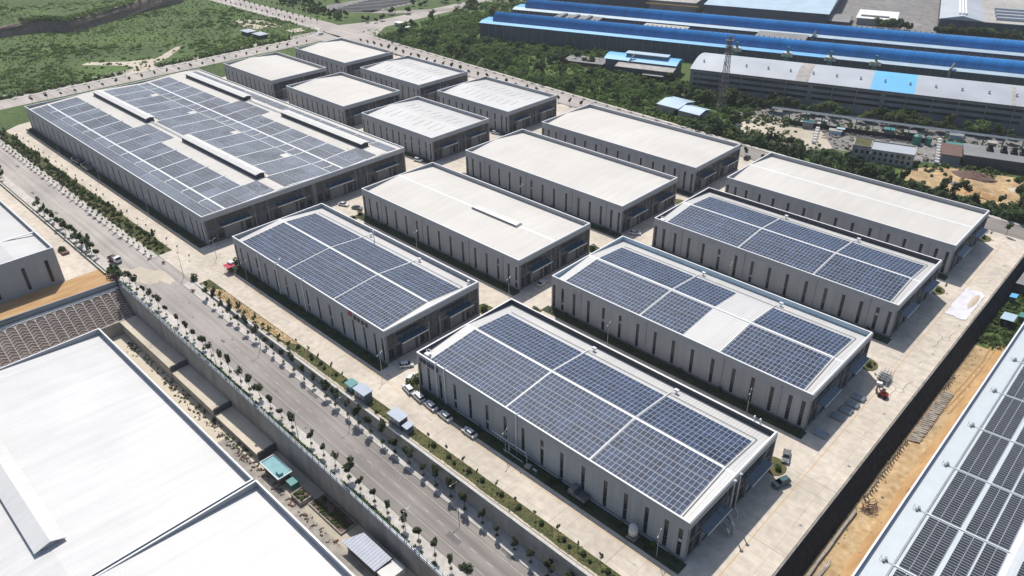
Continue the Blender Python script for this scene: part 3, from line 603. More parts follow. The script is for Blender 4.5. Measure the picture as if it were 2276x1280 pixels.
H_ = hall('factory hall with a large solar roof and white cars parked along its front', *XA, *YR[1], WL)
F_ = hall('factory hall with a solar roof that has one bare unpanelled bay', *XA, *YR[2], WL)
R2 = hall('factory hall with a solar roof, between the bare-bay solar hall and a plain white hall', *XA, *YR[3], WL)
R1 = hall('plain white roofed factory hall next to the sandy dirt heaps', *XA, *YR[4], WL, 'roof_matte')
D_ = hall('factory hall with a solar roof and a red logo on its front wall', *XB, *YR[1], WL)
C_ = hall('plain white roofed factory hall with one short ridge vent', *XB, *YR[2], WL, 'roof_matte')
M1 = hall('plain white roofed factory hall directly behind the hall with the ridge vent', *XB, *YR[3], WL, 'roof_matte', None)
M2 = hall('plain white roofed long factory hall beside the back road and thick shrubs', *XB, *YR[4], WL, 'roof_matte', None)
XS = ((-450.3, -394.9), (-379.6, -325.5), (-310.2, -256.7))
B1 = hall('short plain roofed factory hall behind the back corner of the huge solar hall', *XS[0], *YR[3], wsmall(55.4), 'roof_matte', None)
B2 = hall('short plain roofed factory hall behind the middle of the huge solar hall', *XS[1], *YR[3], wsmall(54.1), 'roof_matte', None)
B5 = hall('short streaked roof factory hall behind the near end of the huge solar hall', *XS[2], *YR[3], wsmall(53.5), 'roof_white', None)
B0 = hall('short plain roofed factory hall at the road junction', *XS[0], *YR[4], wsmall(55.4), 'roof_matte', None)
B3 = hall('short streaked roof factory hall beside the back road, next to the junction hall', *XS[1], *YR[4], wsmall(54.1), 'roof_white', None)
B4 = hall('short streaked roof factory hall beside the back road, next to the long white hall', *XS[2], *YR[4], wsmall(53.5), 'roof_white', None)

# roof streaks (rows of fastener strips) on three short halls
random.seed(21)
for t, (x0, x1), yr in ((B5, XS[2], YR[3]), (B3, XS[1], YR[4]), (B4, XS[2], YR[4])):
    for k in range(9):
        xx = x0 + 8 + (x1 - x0 - 16)*k/8
        for sgn in (-1, 1):
            ya = (yr[0]+yr[1])/2 + sgn*U(1.5, 4); yb = ya + sgn*U(5, 9); za, zb = roofz(ya, *yr), roofz(yb, *yr)
            m = MB(); m.add([(xx-.06,ya,za+.01),(xx+.06,ya,za+.01),(xx+.06,yb,zb+.01),(xx-.06,yb,zb+.01),(xx,ya,za+.09),(xx,yb,zb+.09)], [(0,4,5,3),(4,1,2,5)]); m.build('roof_seam', 'roof_streak', t)

# solar arrays
def array_cells(yr, blocks, y_front, rows_f, y_back, rows_b, pitch=1.69, px=1.172, skip=()):
    ang = math.atan2(RZ_-EZ, (yr[1]-yr[0])/2 - .3); out = []
    for bi, (xa, xb) in enumerate(blocks):
        n_ = int((xb - xa)/px); off = (xb - xa - n_*px)/2
        for i in range(n_):
            xx = xa + off + (i+.5)*px
            for side, ys_, rows in ((1, y_front, rows_f), (-1, y_back, rows_b)):
                for j in range(rows):
                    y = ys_ + (j+.5)*pitch + (.22 if j >= rows*.34 else 0) + (.22 if j >= rows*.7 else 0)
                    out.append((xx, y, roofz(y, *yr) + .10, side*ang))
    return out
PW, PL = 1.125, 1.635
def blk(X): return [(X[0] + 3.6, X[0] + 32.15), (X[0] + 32.75, X[0] + 58.55), (X[0] + 59.15, X[0] + 82.8)]
solar(H_, array_cells(YR[1], blk(XA), 101.3, 10, 119.55, 7), PW, PL)
solar(D_, array_cells(YR[1], blk(XB), 101.3, 10, 119.55, 7), PW, PL)
fb = blk(XA); solar(F_, array_cells(YR[2], [fb[0], (fb[1][0], XA[0] + 47.0), fb[2]], 158.0, 9, 175.15, 7), PW, PL)
solar(R2, array_cells(YR[3], blk(XA), 214.2, 9, 231.1, 7), PW, PL)

# cable trays between the blocks, roof vents, pipes over the parapet
def roof_kit(t, X, yr, tray=True, vents=True, conduit='frame_dark'):
    ym = (yr[0]+yr[1])/2
    for xx in (X[0] + 32.45, X[0] + 58.85):
        m = MB()
        for ya, yb in ((yr[0] + 1, ym - .6), (ym + .6, yr[1] - 3.2)):
            za, zb = roofz(ya, *yr) + .12, roofz(yb, *yr) + .12; m.add([(xx-.13,ya,za),(xx+.13,ya,za),(xx+.13,yb,zb),(xx-.13,yb,zb),(xx-.13,ya,za+.12),(xx+.13,ya,za+.12),(xx+.13,yb,zb+.12),(xx-.13,yb,zb+.12)], [(4,5,6,7),(0,1,5,4),(1,2,6,5),(2,3,7,6),(3,0,4,7),(3,2,1,0)])
        m.build('cable_tray', 'trim_white', t)
        if vents:
            yv = yr[1] - 2.4; zv = roofz(yv, *yr); m = MB(); m.cyl((xx+1.2,yv,zv-.05), (xx+1.2,yv,zv+.75), .22, 8); m.rbox((xx+1.2,yv,zv+.95), (1.1,.7,.5)); m.rbox((xx+.4,yv-.6,zv+.3), (1.4,.12,.12), .7); v_ = m.build('roof_vent', 'trim_white', t)
    m = MB(); m.ext_x([(ym-.32,RZ_+.08),(ym+.32,RZ_+.08),(ym+.32,RZ_+.16),(ym-.32,RZ_+.16)], X[0] + 3.5, X[1] - 3.2); m.build('walkway', 'trim_white', t)
    yb = yr[0] + .9; m = MB()
    ya, yb = ym + .7, yr[1] - 4.2; xx = X[1] - 2.6; m.tube([(X[0]+4, yb, roofz(yb,*yr)+.2), (xx, yb, roofz(yb,*yr)+.2), (xx, ya, roofz(ya,*yr)+.2), (xx, ym - .7, roofz(ym-.7,*yr)+.2), (xx, yr[0]+1.2, roofz(yr[0]+1.2,*yr)+.2)], .07, 5); m.build('conduit', conduit, t)
for t, X, yr in ((H_, XA, YR[1]), (F_, XA, YR[2]), (R2, XA, YR[3]), (D_, XB, YR[1])): roof_kit(t, X, yr)
def downpipe(t, x, y0, over=True):
    m = MB(); m.cyl((x, y0 - .25, .1), (x, y0 - .25, 11.5), .14, 8)
    if over: m.tube([(x, y0 - .25, 11.5), (x, y0 - .05, 11.85), (x, y0 + .5, 11.85), (x, y0 + .9, 11.2)], .16, 8)
    m.build('downpipe', 'trim_white', t)
for x in (-126.3, -122.9, -96.8): downpipe(H_, x, YR[1][0])
for x in (-205.5, -190.2, -217): downpipe(D_, x, YR[1][0])
for t, X, r_ in ((F_, XA, 2), (R2, XA, 3), (R1, XA, 4), (C_, XB, 2), (M1, XB, 3), (M2, XB, 4)):
    for dx in (12.1, 36.4, 61.5, 78.2):
        m = MB(); m.cyl((X[0]+dx, YR[r_][0]-.13, .7), (X[0]+dx, YR[r_][0]-.13, 9.9), .09, 6); m.rbox((X[0]+dx, YR[r_][0]-.13, 10), (.35,.22,.3)); m.build('downpipe', 'parapet', t)
# steel-blue lining boards inside the bare-bay hall's parapet
m = MB(); m.box(XA[0] + .4, XA[1] - .4, YR[2][1] - .36, YR[2][1] - .303, 10.15, 11.55); m.box(XA[0] + .303, XA[0] + .36, YR[2][0] + .4, YR[2][1] - .4, 10.3, 11.55); m.build('parapet_lining', 'blue_pale', F_)
# dark membrane lining on the hall with the parked cars and the next solar hall
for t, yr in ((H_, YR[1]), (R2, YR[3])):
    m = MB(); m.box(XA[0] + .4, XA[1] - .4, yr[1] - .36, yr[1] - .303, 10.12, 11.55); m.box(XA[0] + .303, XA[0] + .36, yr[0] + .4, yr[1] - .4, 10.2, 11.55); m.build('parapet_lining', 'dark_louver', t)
# equipment in the roof corners
for t, yr in ((H_, YR[1]), (R2, YR[3])):
    m = MB(); m.rbox((XA[0] + 2.2, yr[0] + 2.0, 10.75), (1.5, 1.2, 1.0)); m.cyl((XA[0]+1.2,yr[0]+2.6,10.2), (XA[0]+1.2,yr[0]+2.6,11.6), .16, 7); m.cyl((XA[0]+.9,yr[0]+3.4,11.3), (XA[0]+2.4,yr[0]+3.4,11.3), .12, 6); m.build('roof_unit', 'trim_white', t)
m = MB(); m.rbox((XB[1] - 2.0, YR[1][1] - 2.2, 10.9), (.7, .7, 1.4)); m.cyl((XB[1]-2,YR[1][1]-2.2,11.5), (XB[1]-2,YR[1][1]-2.2,12.3), .35, 9); m.build('roof_unit', 'trim_white', D_)
m = MB(); m.cyl((-196.5, YR[1][1] - 4, 10), (-196.5, YR[1][1] - 4, 14.2), .16, 8); m.cyl((-196.5, YR[1][1] - 4, 14.2), (-196.5, YR[1][1] - 4, 14.5), .24, 8); m.build('flue_pipe', 'trim_white', D_)
m = MB(); m.cyl((-205.5, YR[1][0] + 1.6, 10), (-205.5, YR[1][0] + 1.6, 12.6), .1, 7); m.rbox((-205.5, YR[1][0] + 1.6, 12.7), (.55,.55,.3)); m.build('flue_pipe', 'trim_white', D_)
for dx in (0, 1.5): 
    m = MB(); m.cyl((XA[1] - 6 + dx, YR[1][1] + .35, 1), (XA[1] - 6 + dx, YR[1][1] + .35, 12.4), .13, 7); m.cyl((XA[1] - 6 + dx, YR[1][1] + .35, 12.4), (XA[1] - 6 + dx, YR[1][1] + .35, 12.8), .33, 9, .2); m.build('vent_stack', 'trim_white', H_)
# vent on the plain hall
m = MB(); ym = sum(YR[2])/2; m.ext_x([(ym-1.5,11.3),(ym-1.5,12.2),(ym,12.5),(ym+1.5,12.2),(ym+1.5,11.3)], -189, -166); v_ = m.build('ridge_vent', 'monitor_white', C_)
m = MB(); m.box(-188.8, -166.2, ym-1.56, ym-1.503, 11.75, 12.15); m.build('louver', 'dark_louver', v_)
# exhaust stacks on the gable of the hall with the parked cars
for yy, zt in ((116.2, 12.5), (118.6, 12.7)):
    m = MB(); m.tube([(-45.9, yy - 1.2, .6), (-45.9, yy - .6, 1.6), (-47.2, yy, 2.6), (-47.2, yy, zt)], .16, 8); m.cyl((-47.2, yy, zt), (-47.2, yy, zt + .22), .45, 12, .3); m.build('exhaust_stack', 'steel_pipe', H_)
m = MB(); m.tube([(-46.8, 114.6, 3.4), (-45.4, 113.8, 3.4), (-44.6, 113.8, 2.6), (-44.6, 113.8, .2)], .3, 8); m.tube([(-46.6, 113.2, 2.2), (-45.6, 112.6, 2.2), (-45.0, 112.6, 1.2), (-45.0, 112.6, .1)], .26, 8); m.build('exhaust_duct', 'steel_pipe', H_)
# signs (illegible characters rendered as stroke clusters)
random.seed(77)
def glyphs(t, x0, z, h_, n_, gap, m, y0):
    for i in range(n_):
        g_ = MB(); xx = x0 + i*gap
        for k in range(3): g_.box(xx, xx + h_*.86, y0 - .2, y0 - .1, z + h_*(.08 + .36*k), z + h_*(.19 + .36*k))
        for k in (.1, .5, .78)[:random.choice((2, 3))]: g_.box(xx + h_*k, xx + h_*(k + .11), y0 - .21, y0 - .1, z + (0 if R() < .6 else h_*.3), z + h_)
        g_.build('sign_character', m, t)
b = MB(); b.ext_y([(-165.6, 9.2), (-164.8, 10.2), (-163.9, 9.6), (-164.0, 10.8), (-165.0, 11.2), (-165.9, 10.6)], 100.1, 100.25); b.build('sign_logo', 'logo_red', D_)
glyphs(D_, -163.0, 9.3, 1.35, 4, 1.9, 'sign_dark', YR[1][0])
glyphs(H_, -133.0, 9.35, 1.3, 2, 1.5, 'sign_dark', YR[1][0]); glyphs(H_, -129.8, 9.2, 1.4, 3, 1.55, 'sign_purple', YR[1][0])
# ------------------------------------------------------------------ the huge hall with solar tables
AX, AY = (-450.3, -256.7), (100.32, 195.8)
AP = [(100.62, 10.1), (134, 11.9), (161, 10.7), (184, 11.95), (195.5, 11.2)]
def az(y):
    for (a, za), (b, zb) in zip(AP, AP[1:]):
        if y <= b: return za + (zb-za)*(y-a)/(b-a)
    return AP[-1][1]
def aang(y):
    for (a, za), (b, zb) in zip(AP, AP[1:]):
        if y <= b: return math.atan2(zb-za, b-a)
A_ = hall('huge factory hall covered in solar tables with four long ridge monitors', *AX, *AY, [2 + i*7.12 for i in range(5)] + [37.5 + 7.25*i for i in range(19)] + [176.2, 183, 188, 191.5], 'roof_matte', None, bays=2, prof=AP)
PX, PY = 1.16, 1.69
v0, f0, k0 = pv_geo(1.11, 1.62, .035)
def table(x0, x1, y0, y1):
    """one solar table: a block of panels, each with its own frame"""
    nx, ny = max(1, round((x1-x0)/PX)), max(1, round((y1-y0)/PY)); mb = MB(); ox = oy = 0; px, py = (x1-x0)/nx, (y1-y0)/ny
    for i in range(nx):
        for j in range(ny):
            cx, cy = x0 + (i+.5)*px, y0 + (j+.5)*py; m = Matrix.Rotation(aang(cy), 3, 'X'); n_ = len(mb.v); c = Vector((cx, cy, az(cy) + .12))
            mb.v += [tuple(m @ Vector(q_) + c) for q_ in v0]; mb.f += [tuple(t_ + n_ for t_ in q_) for q_ in f0]; mb.m += k0
    mb.build('solar_table', ['pv_frame', 'pv_cell_hazed'], A_)
CX = [-446.9 + 14.55*i for i in range(14)]          # cross walkways
cols = [(a + .62, b - .5) for a, b in zip(CX, CX[1:])] 
MON = ((-442, -376), (-338.5, -273)); MON2 = ((-437.5, -371.5), (-335.5, -269.5))
inm = lambda x, M_: any(a - 3 < x < b + 3 for a, b in M_)
for i, (a, b) in enumerate(cols):
    xm = (a+b)/2
    table(a - .7 if i else a, b + .5, 101.3, 106.4); table(a, b, 106.8, 109.9)
    if i == 12: b = -258.2
    for (ya, yb) in ((111.2, 118.0), (118.3, 125.0)): table(a, xm - .15, ya, yb); table(xm + .15, b, ya, yb)
    if not inm(xm, MON): table(a, b, 125.4, 131.6); table(a, b, 136, 143.2)
    else: table(a, b, 138.2, 143.2)
    table(a, xm - .15, 143.5, 150.3); table(xm + .15, b, 143.5, 150.3)
    if i % 3 == 1: table(a, xm + 2, 150.6, 157.4); table(xm + 2.6, b, 150.6, 153.8)
    else: table(a, b, 150.6, 157.4)
    if i % 2 == 0: table(a, xm - .6, 158.2, 163.2); table(xm + .6, b, 158.2, 163.2)
    else: table(a, b, 158.2, 163.2)
    table(a, b, 164.7, 170.4); table(a, xm - .2, 170.7, 175.9); table(xm + .2, b, 170.7, 175.9)
    if not inm(xm, MON2): table(a, b, 176.2, 181.5)
    table(a, b, 187.6, 192.6)
w_ = MB()
for y, hw_ in ((110.5, .38), (157.8, .16), (163.9, .42)): w_.ext_x([(y-hw_,az(y)+.02),(y+hw_,az(y)+.02),(y+hw_,az(y)+.22),(y-hw_,az(y)+.22)], -449, -258)
w_.build('walkway', 'trim_white', A_)
for x in CX[1:]:
    for ya, yb in ((107, 126), (137.5, 157.3), (158.3, 161), (161, 176)):
        m = MB(); m.add([(x-.28,ya,az(ya)+.1),(x+.28,ya,az(ya)+.1),(x+.28,yb,az(yb)+.1),(x-.28,yb,az(yb)+.1),(x-.28,ya,az(ya)+.24),(x+.28,ya,az(ya)+.24),(x+.28,yb,az(yb)+.24),(x-.28,yb,az(yb)+.24)], [(4,5,6,7),(0,1,5,4),(1,2,6,5),(2,3,7,6),(3,0,4,7),(3,2,1,0)])
        m.build('cross_walkway', 'trim_white', A_)
for M_, y in ((MON, 134.2), (MON2, 184.0)):
    for a, b in M_:
        m = MB(); z = az(y); m.ext_x([(y-1.9,z-.3),(y-1.9,z+1.75),(y,z+2.15),(y+1.9,z+1.75),(y+1.9,z-.3)], a, b); mo = m.build('ridge_monitor', 'dark_louver', A_)
        m = MB(); m.ext_x([(y-2.15,z+1.72),(y,z+2.2),(y+2.6,z+1.6),(y+2.6,z+1.74),(y,z+2.34),(y-2.15,z+1.86)], a - .4, b + .4); m.build('monitor_roof', 'monitor_white', mo)
    m = MB()
    for dy in (-.4, .4): m.box(M_[0][1] + .6, M_[1][0] - .6, y+dy-.1, y+dy+.1, az(y)+.05, az(y)+.35)
    m.build('roof_pipe', 'trim_white', A_)
for x, y in ((-345, 172), (-337, 172), (-268, 163), (-271, 176)):
    m = MB(); m.cyl((x,y,az(y)), (x,y,az(y)+1.6), .08, 6); m.rbox((x,y,az(y)+1.6), (.5,.5,.3)); m.build('roof_vent', 'trim_white', A_)
# step notches: small tables by the monitor ends
for (x0, x1, y0, y1) in ((-271, -266, 126, 129.5), (-266, -261, 126, 131), (-268, -262, 177, 181)): table(x0, x1, y0, y1)
# ------------------------------------------------------------------ lower left halls, left hall, right hall
def par_ring(t, x0, x1, y0, y1, z0, z1, m='parapet', sides='fblr'):
    p_ = MB(); c = MB(); e = .06
    if 'f' in sides: p_.box(x0,x1,y0,y0+.3,z0,z1); c.box(x0-e,x1+e,y0-e,y0+.36,z1+.003,z1+.12)
    if 'b' in sides: p_.box(x0,x1,y1-.3,y1,z0,z1); c.box(x0-e,x1+e,y1-.36,y1+e,z1+.003,z1+.12)
    if 'l' in sides: p_.box(x0,x0+.3,y0+.3,y1-.3,z0,z1); c.box(x0-e,x0+.36,y0+.36,y1-.36,z1+.003,z1+.12)
    if 'r' in sides: p_.box(x1-.3,x1,y0+.3,y1-.3,z0,z1); c.box(x1-.36,x1+e,y0+.36,y1-.36,z1+.003,z1+.12)
    p_.build('parapet', m, t); c.build('coping', 'trim_white', t)
def low_hall(label, x0, x1, y0, y1, zb, ze, zr, zp, yr, roof, sides='fblr'):
    t = thing('factory_hall', label, 'factory', ((x0+x1)/2, (y0+y1)/2, zb)); m = MB()
    m.quad((x0,y0,zb),(x1,y0,zb),(x1,y0,ze-.4),(x0,y0,ze-.4)); m.quad((x1,y0,zb),(x1,y1,zb),(x1,y1,ze-.4),(x1,y0,ze-.4)); m.quad((x0,y1,zb),(x1,y1,zb),(x1,y1,ze-.4),(x0,y1,ze-.4)); m.quad((x0,y0,zb),(x0,y1,zb),(x0,y1,ze-.4),(x0,y0,ze-.4)); m.build('wall', 'wall_clad', t)
    par_ring(t, x0, x1, y0, y1, ze - .4, zp, 'parapet', sides)
    m = MB(); m.ext_x([(y0+.3,ze),(yr,zr),(y1-.3,ze),(y1-.3,ze-.4),(y0+.3,ze-.4)], x0 + .3, x1 - .3); r_ = m.build('roof', roof, t); return t, r_
G1, g1r = low_hall('bright white ribbed roof of the lower hall with a long ridge ventilator', -235, -139.2, -36, 51.2, LOW, -4.9, -2.7, -3.0, 9.4, 'roof_bright')
G2, g2r = low_hall('bright white ribbed roof of the lower hall next to the corrugated grey shed', -138.6, -44, -36, 51.6, LOW, -5.1, -2.9, -3.15, 9.4, 'roof_bright')
m = MB(); y = 9.4; m.box(-226, -153.6, y-1.3, y+1.3, -3.2, -1.6); mo = m.build('ridge_ventilator', 'parapet', G1)
m = MB(); m.ext_x([(y+3.4,-2.05),(y+.4,-.85),(y-3.2,-1.85),(y-3.2,-2.0),(y+.4,-1.0),(y+3.4,-2.2)][::-1], -226.5, -153.0); m.build('ventilator_roof', 'roof_bright', mo)
LT, lr = low_hall('grey walled hall at the left edge with pale roof and narrow dark windows', -420, -269, -30, 53.7, 0, 11.6, 13.0, 13.0, 42.0, 'roof_white')
wins = []
for y in (33.8, 43.0, 50.2):
    m = MB(lambda p: (-269 + .02 + p[1]*-1, p[0], p[2])); m.box(y-.55, y+.55, -.06, .03, 1.2, 9.4); o = m.build('window', 'frame_dark', LT)
    m = MB(); m.box(-268.9, -268.88, y-.45, y+.45, 1.3, 9.3); m.build('pane', 'glass_dark', o)
m = MB(); m.box(-345, -292, 40.6, 43.4, 12.7, 14.2); mo = m.build('ridge_vent', 'dark_louver', LT); m = MB(); m.box(-346, -291.4, 40.2, 43.8, 14.2, 14.5); m.build('vent_roof', 'trim_white', mo)
m = MB(); m.ext_y([(-287.4,12.75),(-286.6,12.75),(-286.6,12.95),(-287.4,12.95)], 42.4, 53.2); m.build('roof_joint', 'trim_white', lr)

# right hall: ridge runs away from us, roof drains to the west edge
KX0, KX1, KY0, KY1 = -21.0, 64, 96, 292
K_ = thing('factory_hall', 'bluish white roofed hall with dark solar blocks beyond the dirt road', 'factory', ((KX0+KX1)/2, (KY0+KY1)/2, KZ))
def kz(x): return .2 + (x - KX0)*.05 if x < 1.6 else .2 + (1.6 - KX0)*.05 - (x - 1.6)*.05
m = MB(); m.quad((KX0,KY0,KZ),(KX0,KY1,KZ),(KX0,KY1,-.2),(KX0,KY0,-.2)); m.quad((KX0,KY0,KZ),(KX1,KY0,KZ),(KX1,KY0,-.2),(KX0,KY0,-.2)); m.quad((KX0,KY1,KZ),(KX1,KY1,KZ),(KX1,KY1,-.2),(KX0,KY1,-.2)); m.quad((KX1,KY0,KZ),(KX1,KY1,KZ),(KX1,KY1,-.2),(KX1,KY0,-.2)); m.build('wall', 'wall_clad', K_)
par_ring(K_, KX0, KX1, KY0, KY1, -.2, 1.25)
m = MB(); m.ext_y([(KX0+.3,-.2),(KX1-.3,-.2),(KX1-.3,.15),(1.6,kz(1.6)),(KX0+.3,kz(KX0+.3))], KY0 + .3, KY1 - .3); kr = m.build('roof', 'roof_K', K_)
cells = []
for i in range(10):
    ya, yb = 91.2 + i*19.05 + .35, 91.2 + (i+1)*19.05 - .75
    n_ = 22; py = (yb-ya)/n_
    for xa, nc in ((-15.1, 3), (-8.1, 2), (-3.7, 2), (3.2, 2), (7.9, 2), (12.5, 3)):
        for c in range(nc):
            for j in range(n_):
                yy = ya + (j+.5)*py
                if KY0 + .5 < yy < KY1 - .5: cells.append((xa + (c+.5)*2.02, yy, kz(xa + (c+.5)*2.02) + .12, 0, -math.atan(.05) if xa < 1 else math.atan(.05)))
solar(K_, cells, 1.95, .80, cm='pv_cell_dark')
for i in range(11):
    y = 91.2 + i*19.05 - .2
    if y < KY0 + 1 or y > KY1 - 1: continue
    m = MB(); m.add([(-16,y-.12,kz(-16)+.1),(-16,y+.12,kz(-16)+.1),(1,y+.12,kz(1)+.1),(1,y-.12,kz(1)+.1),(-16,y-.12,kz(-16)+.25),(-16,y+.12,kz(-16)+.25),(1,y+.12,kz(1)+.25),(1,y-.12,kz(1)+.25)], [(4,5,6,7),(0,1,5,4),(1,2,6,5),(2,3,7,6),(3,0,4,7)]); m.build('cable_tray', 'trim_white', K_)
    m = MB(); z = kz(-17.6); m.rbox((-17.6,y+.3,z+.45), (.5,.75,.55), .4); m.rbox((-17.9,y-.4,z+.35), (.45,.55,.4), .4); m.cyl((-17.6,y,z), (-17.6,y,z+.4), .07, 6); m.cyl((-17.4,y,z+.25), (-16,y-.1,z+.2), .05, 5); m.tube([(-18.6,y+.6,z+.02),(-18.6,y+.6,z+.7),(-18.6,y-.5,z+.7),(-18.6,y-.5,z+.02)], .04, 5); m.build('roof_unit', 'metal_grey', K_)
m = MB(); m.ext_y([(-16.15,kz(-16)+.06),(-15.75,kz(-16)+.06),(-15.75,kz(-16)+.22),(-16.15,kz(-16)+.22)], KY0 + 2, KY1 - 2); m.build('cable_tray', 'metal_grey', K_)
m = MB(); m.ext_y([(.6,kz(.6)+.02),(1.6,kz(1.6)+.3),(2.6,kz(2.6)+.02)], KY0 + .4, KY1 - .4); m.build('ridge_cap', 'trim_white', kr)
# ------------------------------------------------------------------ planting
random.seed(42)
# lawns at the foot of the halls
for X in (XA, XB):
    for r_ in (1, 2, 3, 4):
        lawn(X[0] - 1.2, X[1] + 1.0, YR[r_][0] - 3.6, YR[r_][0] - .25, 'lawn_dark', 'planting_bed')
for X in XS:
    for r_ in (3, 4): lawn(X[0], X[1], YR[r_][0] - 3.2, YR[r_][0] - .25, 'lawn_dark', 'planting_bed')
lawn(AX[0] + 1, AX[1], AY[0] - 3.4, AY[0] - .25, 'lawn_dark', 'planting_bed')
def island(pts, m='lawn'):
    b = MB(); b.ext(pts, -.05, .1); o = struct('lawn_island', b, m)
def arc(cx, cy, r_, a0, a1, n_=8): return [(cx + r_*math.cos(math.radians(a0 + (a1-a0)*i/n_)), cy + r_*math.sin(math.radians(a0 + (a1-a0)*i/n_))) for i in range(n_+1)]
for cy in (137.6, 193.2, 249.0, 299.2): island([(-49.8, cy - .8 + .0)] + arc(-48.2, cy + 1.2, 3.4, -60, 110) + [(-49.8, cy + 3.6)])
for cy in (137.8, 193.3, 249.1): island([(-152, cy + .2)] + arc(-148.4, cy + 1.8, 3.0, -50, 120) + [(-152, cy + 3.6)])
for cy in (155.2, 211.3): island([(-236.6, cy - 3.4), (-235.6, cy - 5)] + arc(-134.2 - 100.6, cy - 2.4, 2.6, -80, 20)[:3] + [(-234.9, cy + 2), (-237, cy + 1)])
for x0 in (-137.6, -237.6): island([(x0, 97.2), (x0 + 2.6, 96.9), (x0 + 2.6, 102.8), (x0, 103.5)]); island([(x0 + 0, 147), (x0 + 3, 147), (x0 + 3, 152), (x0, 152.5)])
# sandy gaps in the roadside lawn
b = MB(); b.poly([(-229,84.8,.125),(-214,84.8,.125),(-202,84.8,.125),(-180,86.0,.125),(-176,88.2,.125),(-196,88.2,.125),(-222,88.2,.125)]); struct('bare_soil', b, 'dirt')
b = MB()
for i in range(48):
    x0 = -231 + i*4.1; w0, w1 = U(0,.4), U(0,.4); b.quad((x0,84.56,.124),(x0+4.12,84.56,.124),(x0+4.12,84.9+w1,.124),(x0,84.9+w0,.124))
struct('bare_edge', b, 'dirt_pale')

def make_tree(name, label, cat, h, cr, trunk_r, n_, leaf, lm, group, lobes=5, base=False, bare=.42, seed=1):
    random.seed(seed); t = thing(name, label, cat, (0,0,0), group); wide = U(.8,1.15); cr = cr*wide; n_ = int(n_*U(.6,1.1))
    b = MB(); hb = h*bare; lean = (U(-.05,.05)*h, U(-.05,.05)*h); b.cyl((0,0,-.1), (lean[0]*.4,lean[1]*.4,hb), trunk_r, 6, trunk_r*.7); top = (lean[0],lean[1],h*.82); b.cyl((lean[0]*.4,lean[1]*.4,hb), top, trunk_r*.7, 5, trunk_r*.25)
    for _ in range(4):
        z = U(hb, h*.7); a_ = U(0, 6.28); b.cyl((lean[0]*.6,lean[1]*.6,z), (math.cos(a_)*cr*.75, math.sin(a_)*cr*.75, z + U(.2,.5)*(h-hb)*.5), trunk_r*.35, 4, trunk_r*.12)
    b.build('trunk', 'bark', t); c = MB(); ch = (h - hb)/2
    for k in range(lobes):
        a_ = k*6.283/lobes + U(-.5,.5); q_ = U(.3,.8) if k else 0; zc = hb + ch*(.55 + 1.0*k/max(1, lobes-1)) if k else hb + ch
        rr = cr*U(.36,.7)*(1 - .35*max(0, zc - hb - ch)/ch); c.leaves((lean[0]+math.cos(a_)*cr*q_, lean[1]+math.sin(a_)*cr*q_, zc), (rr, rr, ch*U(.5,.7)), n_//lobes, leaf)
    c.build('crown', lm, t)
    if base:
        p_ = MB(); p_.leaves((0,0,.28), (.5,.5,.3), 26, .3); p_.build('pit_planting', 'leaf_green', t)
    return t
T1 = [Spawner(make_tree('street_tree', 'young street tree with dark oval crown on the sidewalk above the tall wall', 'tree', 5.4, 1.2, .08, 300, .38, 'leaf_street', 'trees on the sidewalk above the tall wall', base=True, seed=s_)) for s_ in (1, 2, 3, 21, 22)]
T2 = [Spawner(make_tree('street_tree', 'young street tree on the sidewalk below the grey retaining wall', 'tree', 5.6, 1.2, .08, 300, .38, 'leaf_street', 'trees on the sidewalk below the retaining wall', base=True, seed=s_)) for s_ in (4, 5, 6, 24, 25)]
T3 = [Spawner(make_tree('street_tree', 'slim pale-trunked street tree in the sidewalk row beside the huge solar hall', 'tree', 4.6, .85, .06, 170, .34, 'leaf_green', 'street trees beside the huge hall', base=True, seed=s_)) for s_ in (7, 8)]
T4 = [Spawner(make_tree('hedge_tree', 'bushy green tree in the dense verge between street and huge solar hall', 'tree', 4.0, 1.5, .09, 320, .42, 'leaf_green', 'trees in the verge before the huge hall', bare=.2, seed=s_)) for s_ in (9, 10, 11)]
T5 = [Spawner(make_tree('street_tree', 'round dark street tree beside the boundary wall of the left yard', 'tree', 5.0, 1.7, .1, 380, .45, 'leaf_dark', 'trees beside the left yard wall', bare=.3, seed=s_)) for s_ in (12, 13)]
T6 = [Spawner(make_tree('sapling', 'thin sapling on the works lawn above the retaining wall', 'tree', 3.0, .5, .04, 60, .26, 'leaf_street', 'saplings on the works lawn', bare=.5, lobes=3, seed=s_)) for s_ in (14, 15)]
T7 = [Spawner(make_tree('road_tree', 'small dark tree lining the back road', 'tree', 5.2, 1.15, .09, 120, .55, 'leaf_dark', 'trees along the back road', seed=s_)) for s_ in (16, 17)]
def shrub(name, label, r_, n_, leaf, lm, group, seed):
    random.seed(seed); t = thing(name, label, 'shrub', (0,0,0), group); c = MB(); c.leaves((0,0,r_*.85), (r_,r_,r_*.9), n_, leaf, shell=.6); c.build('foliage', lm, t); b = MB()
    for k in range(3): b.cyl((0,0,-.05), (U(-.3,.3)*r_, U(-.3,.3)*r_, r_), .03, 4)
    b.build('stem', 'bark', t); return t
S1 = Spawner(shrub('clipped_shrub', 'small clipped ball shrub on the works lawn above the retaining wall', .62, 130, .26, 'leaf_dark', 'ball shrubs on the works lawn', 31))
S2 = Spawner(shrub('shrub', 'low rounded shrub growing along a hall wall in the shade', .75, 110, .3, 'leaf_green', 'shrubs along the hall walls', 32))
random.seed(99)
x = -249.5
while x < -60:
    k_ = U(.72,1.15); T1[int(R()*5)]((x + U(-.5,.5), 68.3 + U(-.15,.15), road_z(x) + .13), U(0,6), (k_*U(.8,1.15), k_*U(.8,1.15), k_*U(.85,1.12))); x += 5.4 if R() > .07 else 8.6
x = -222
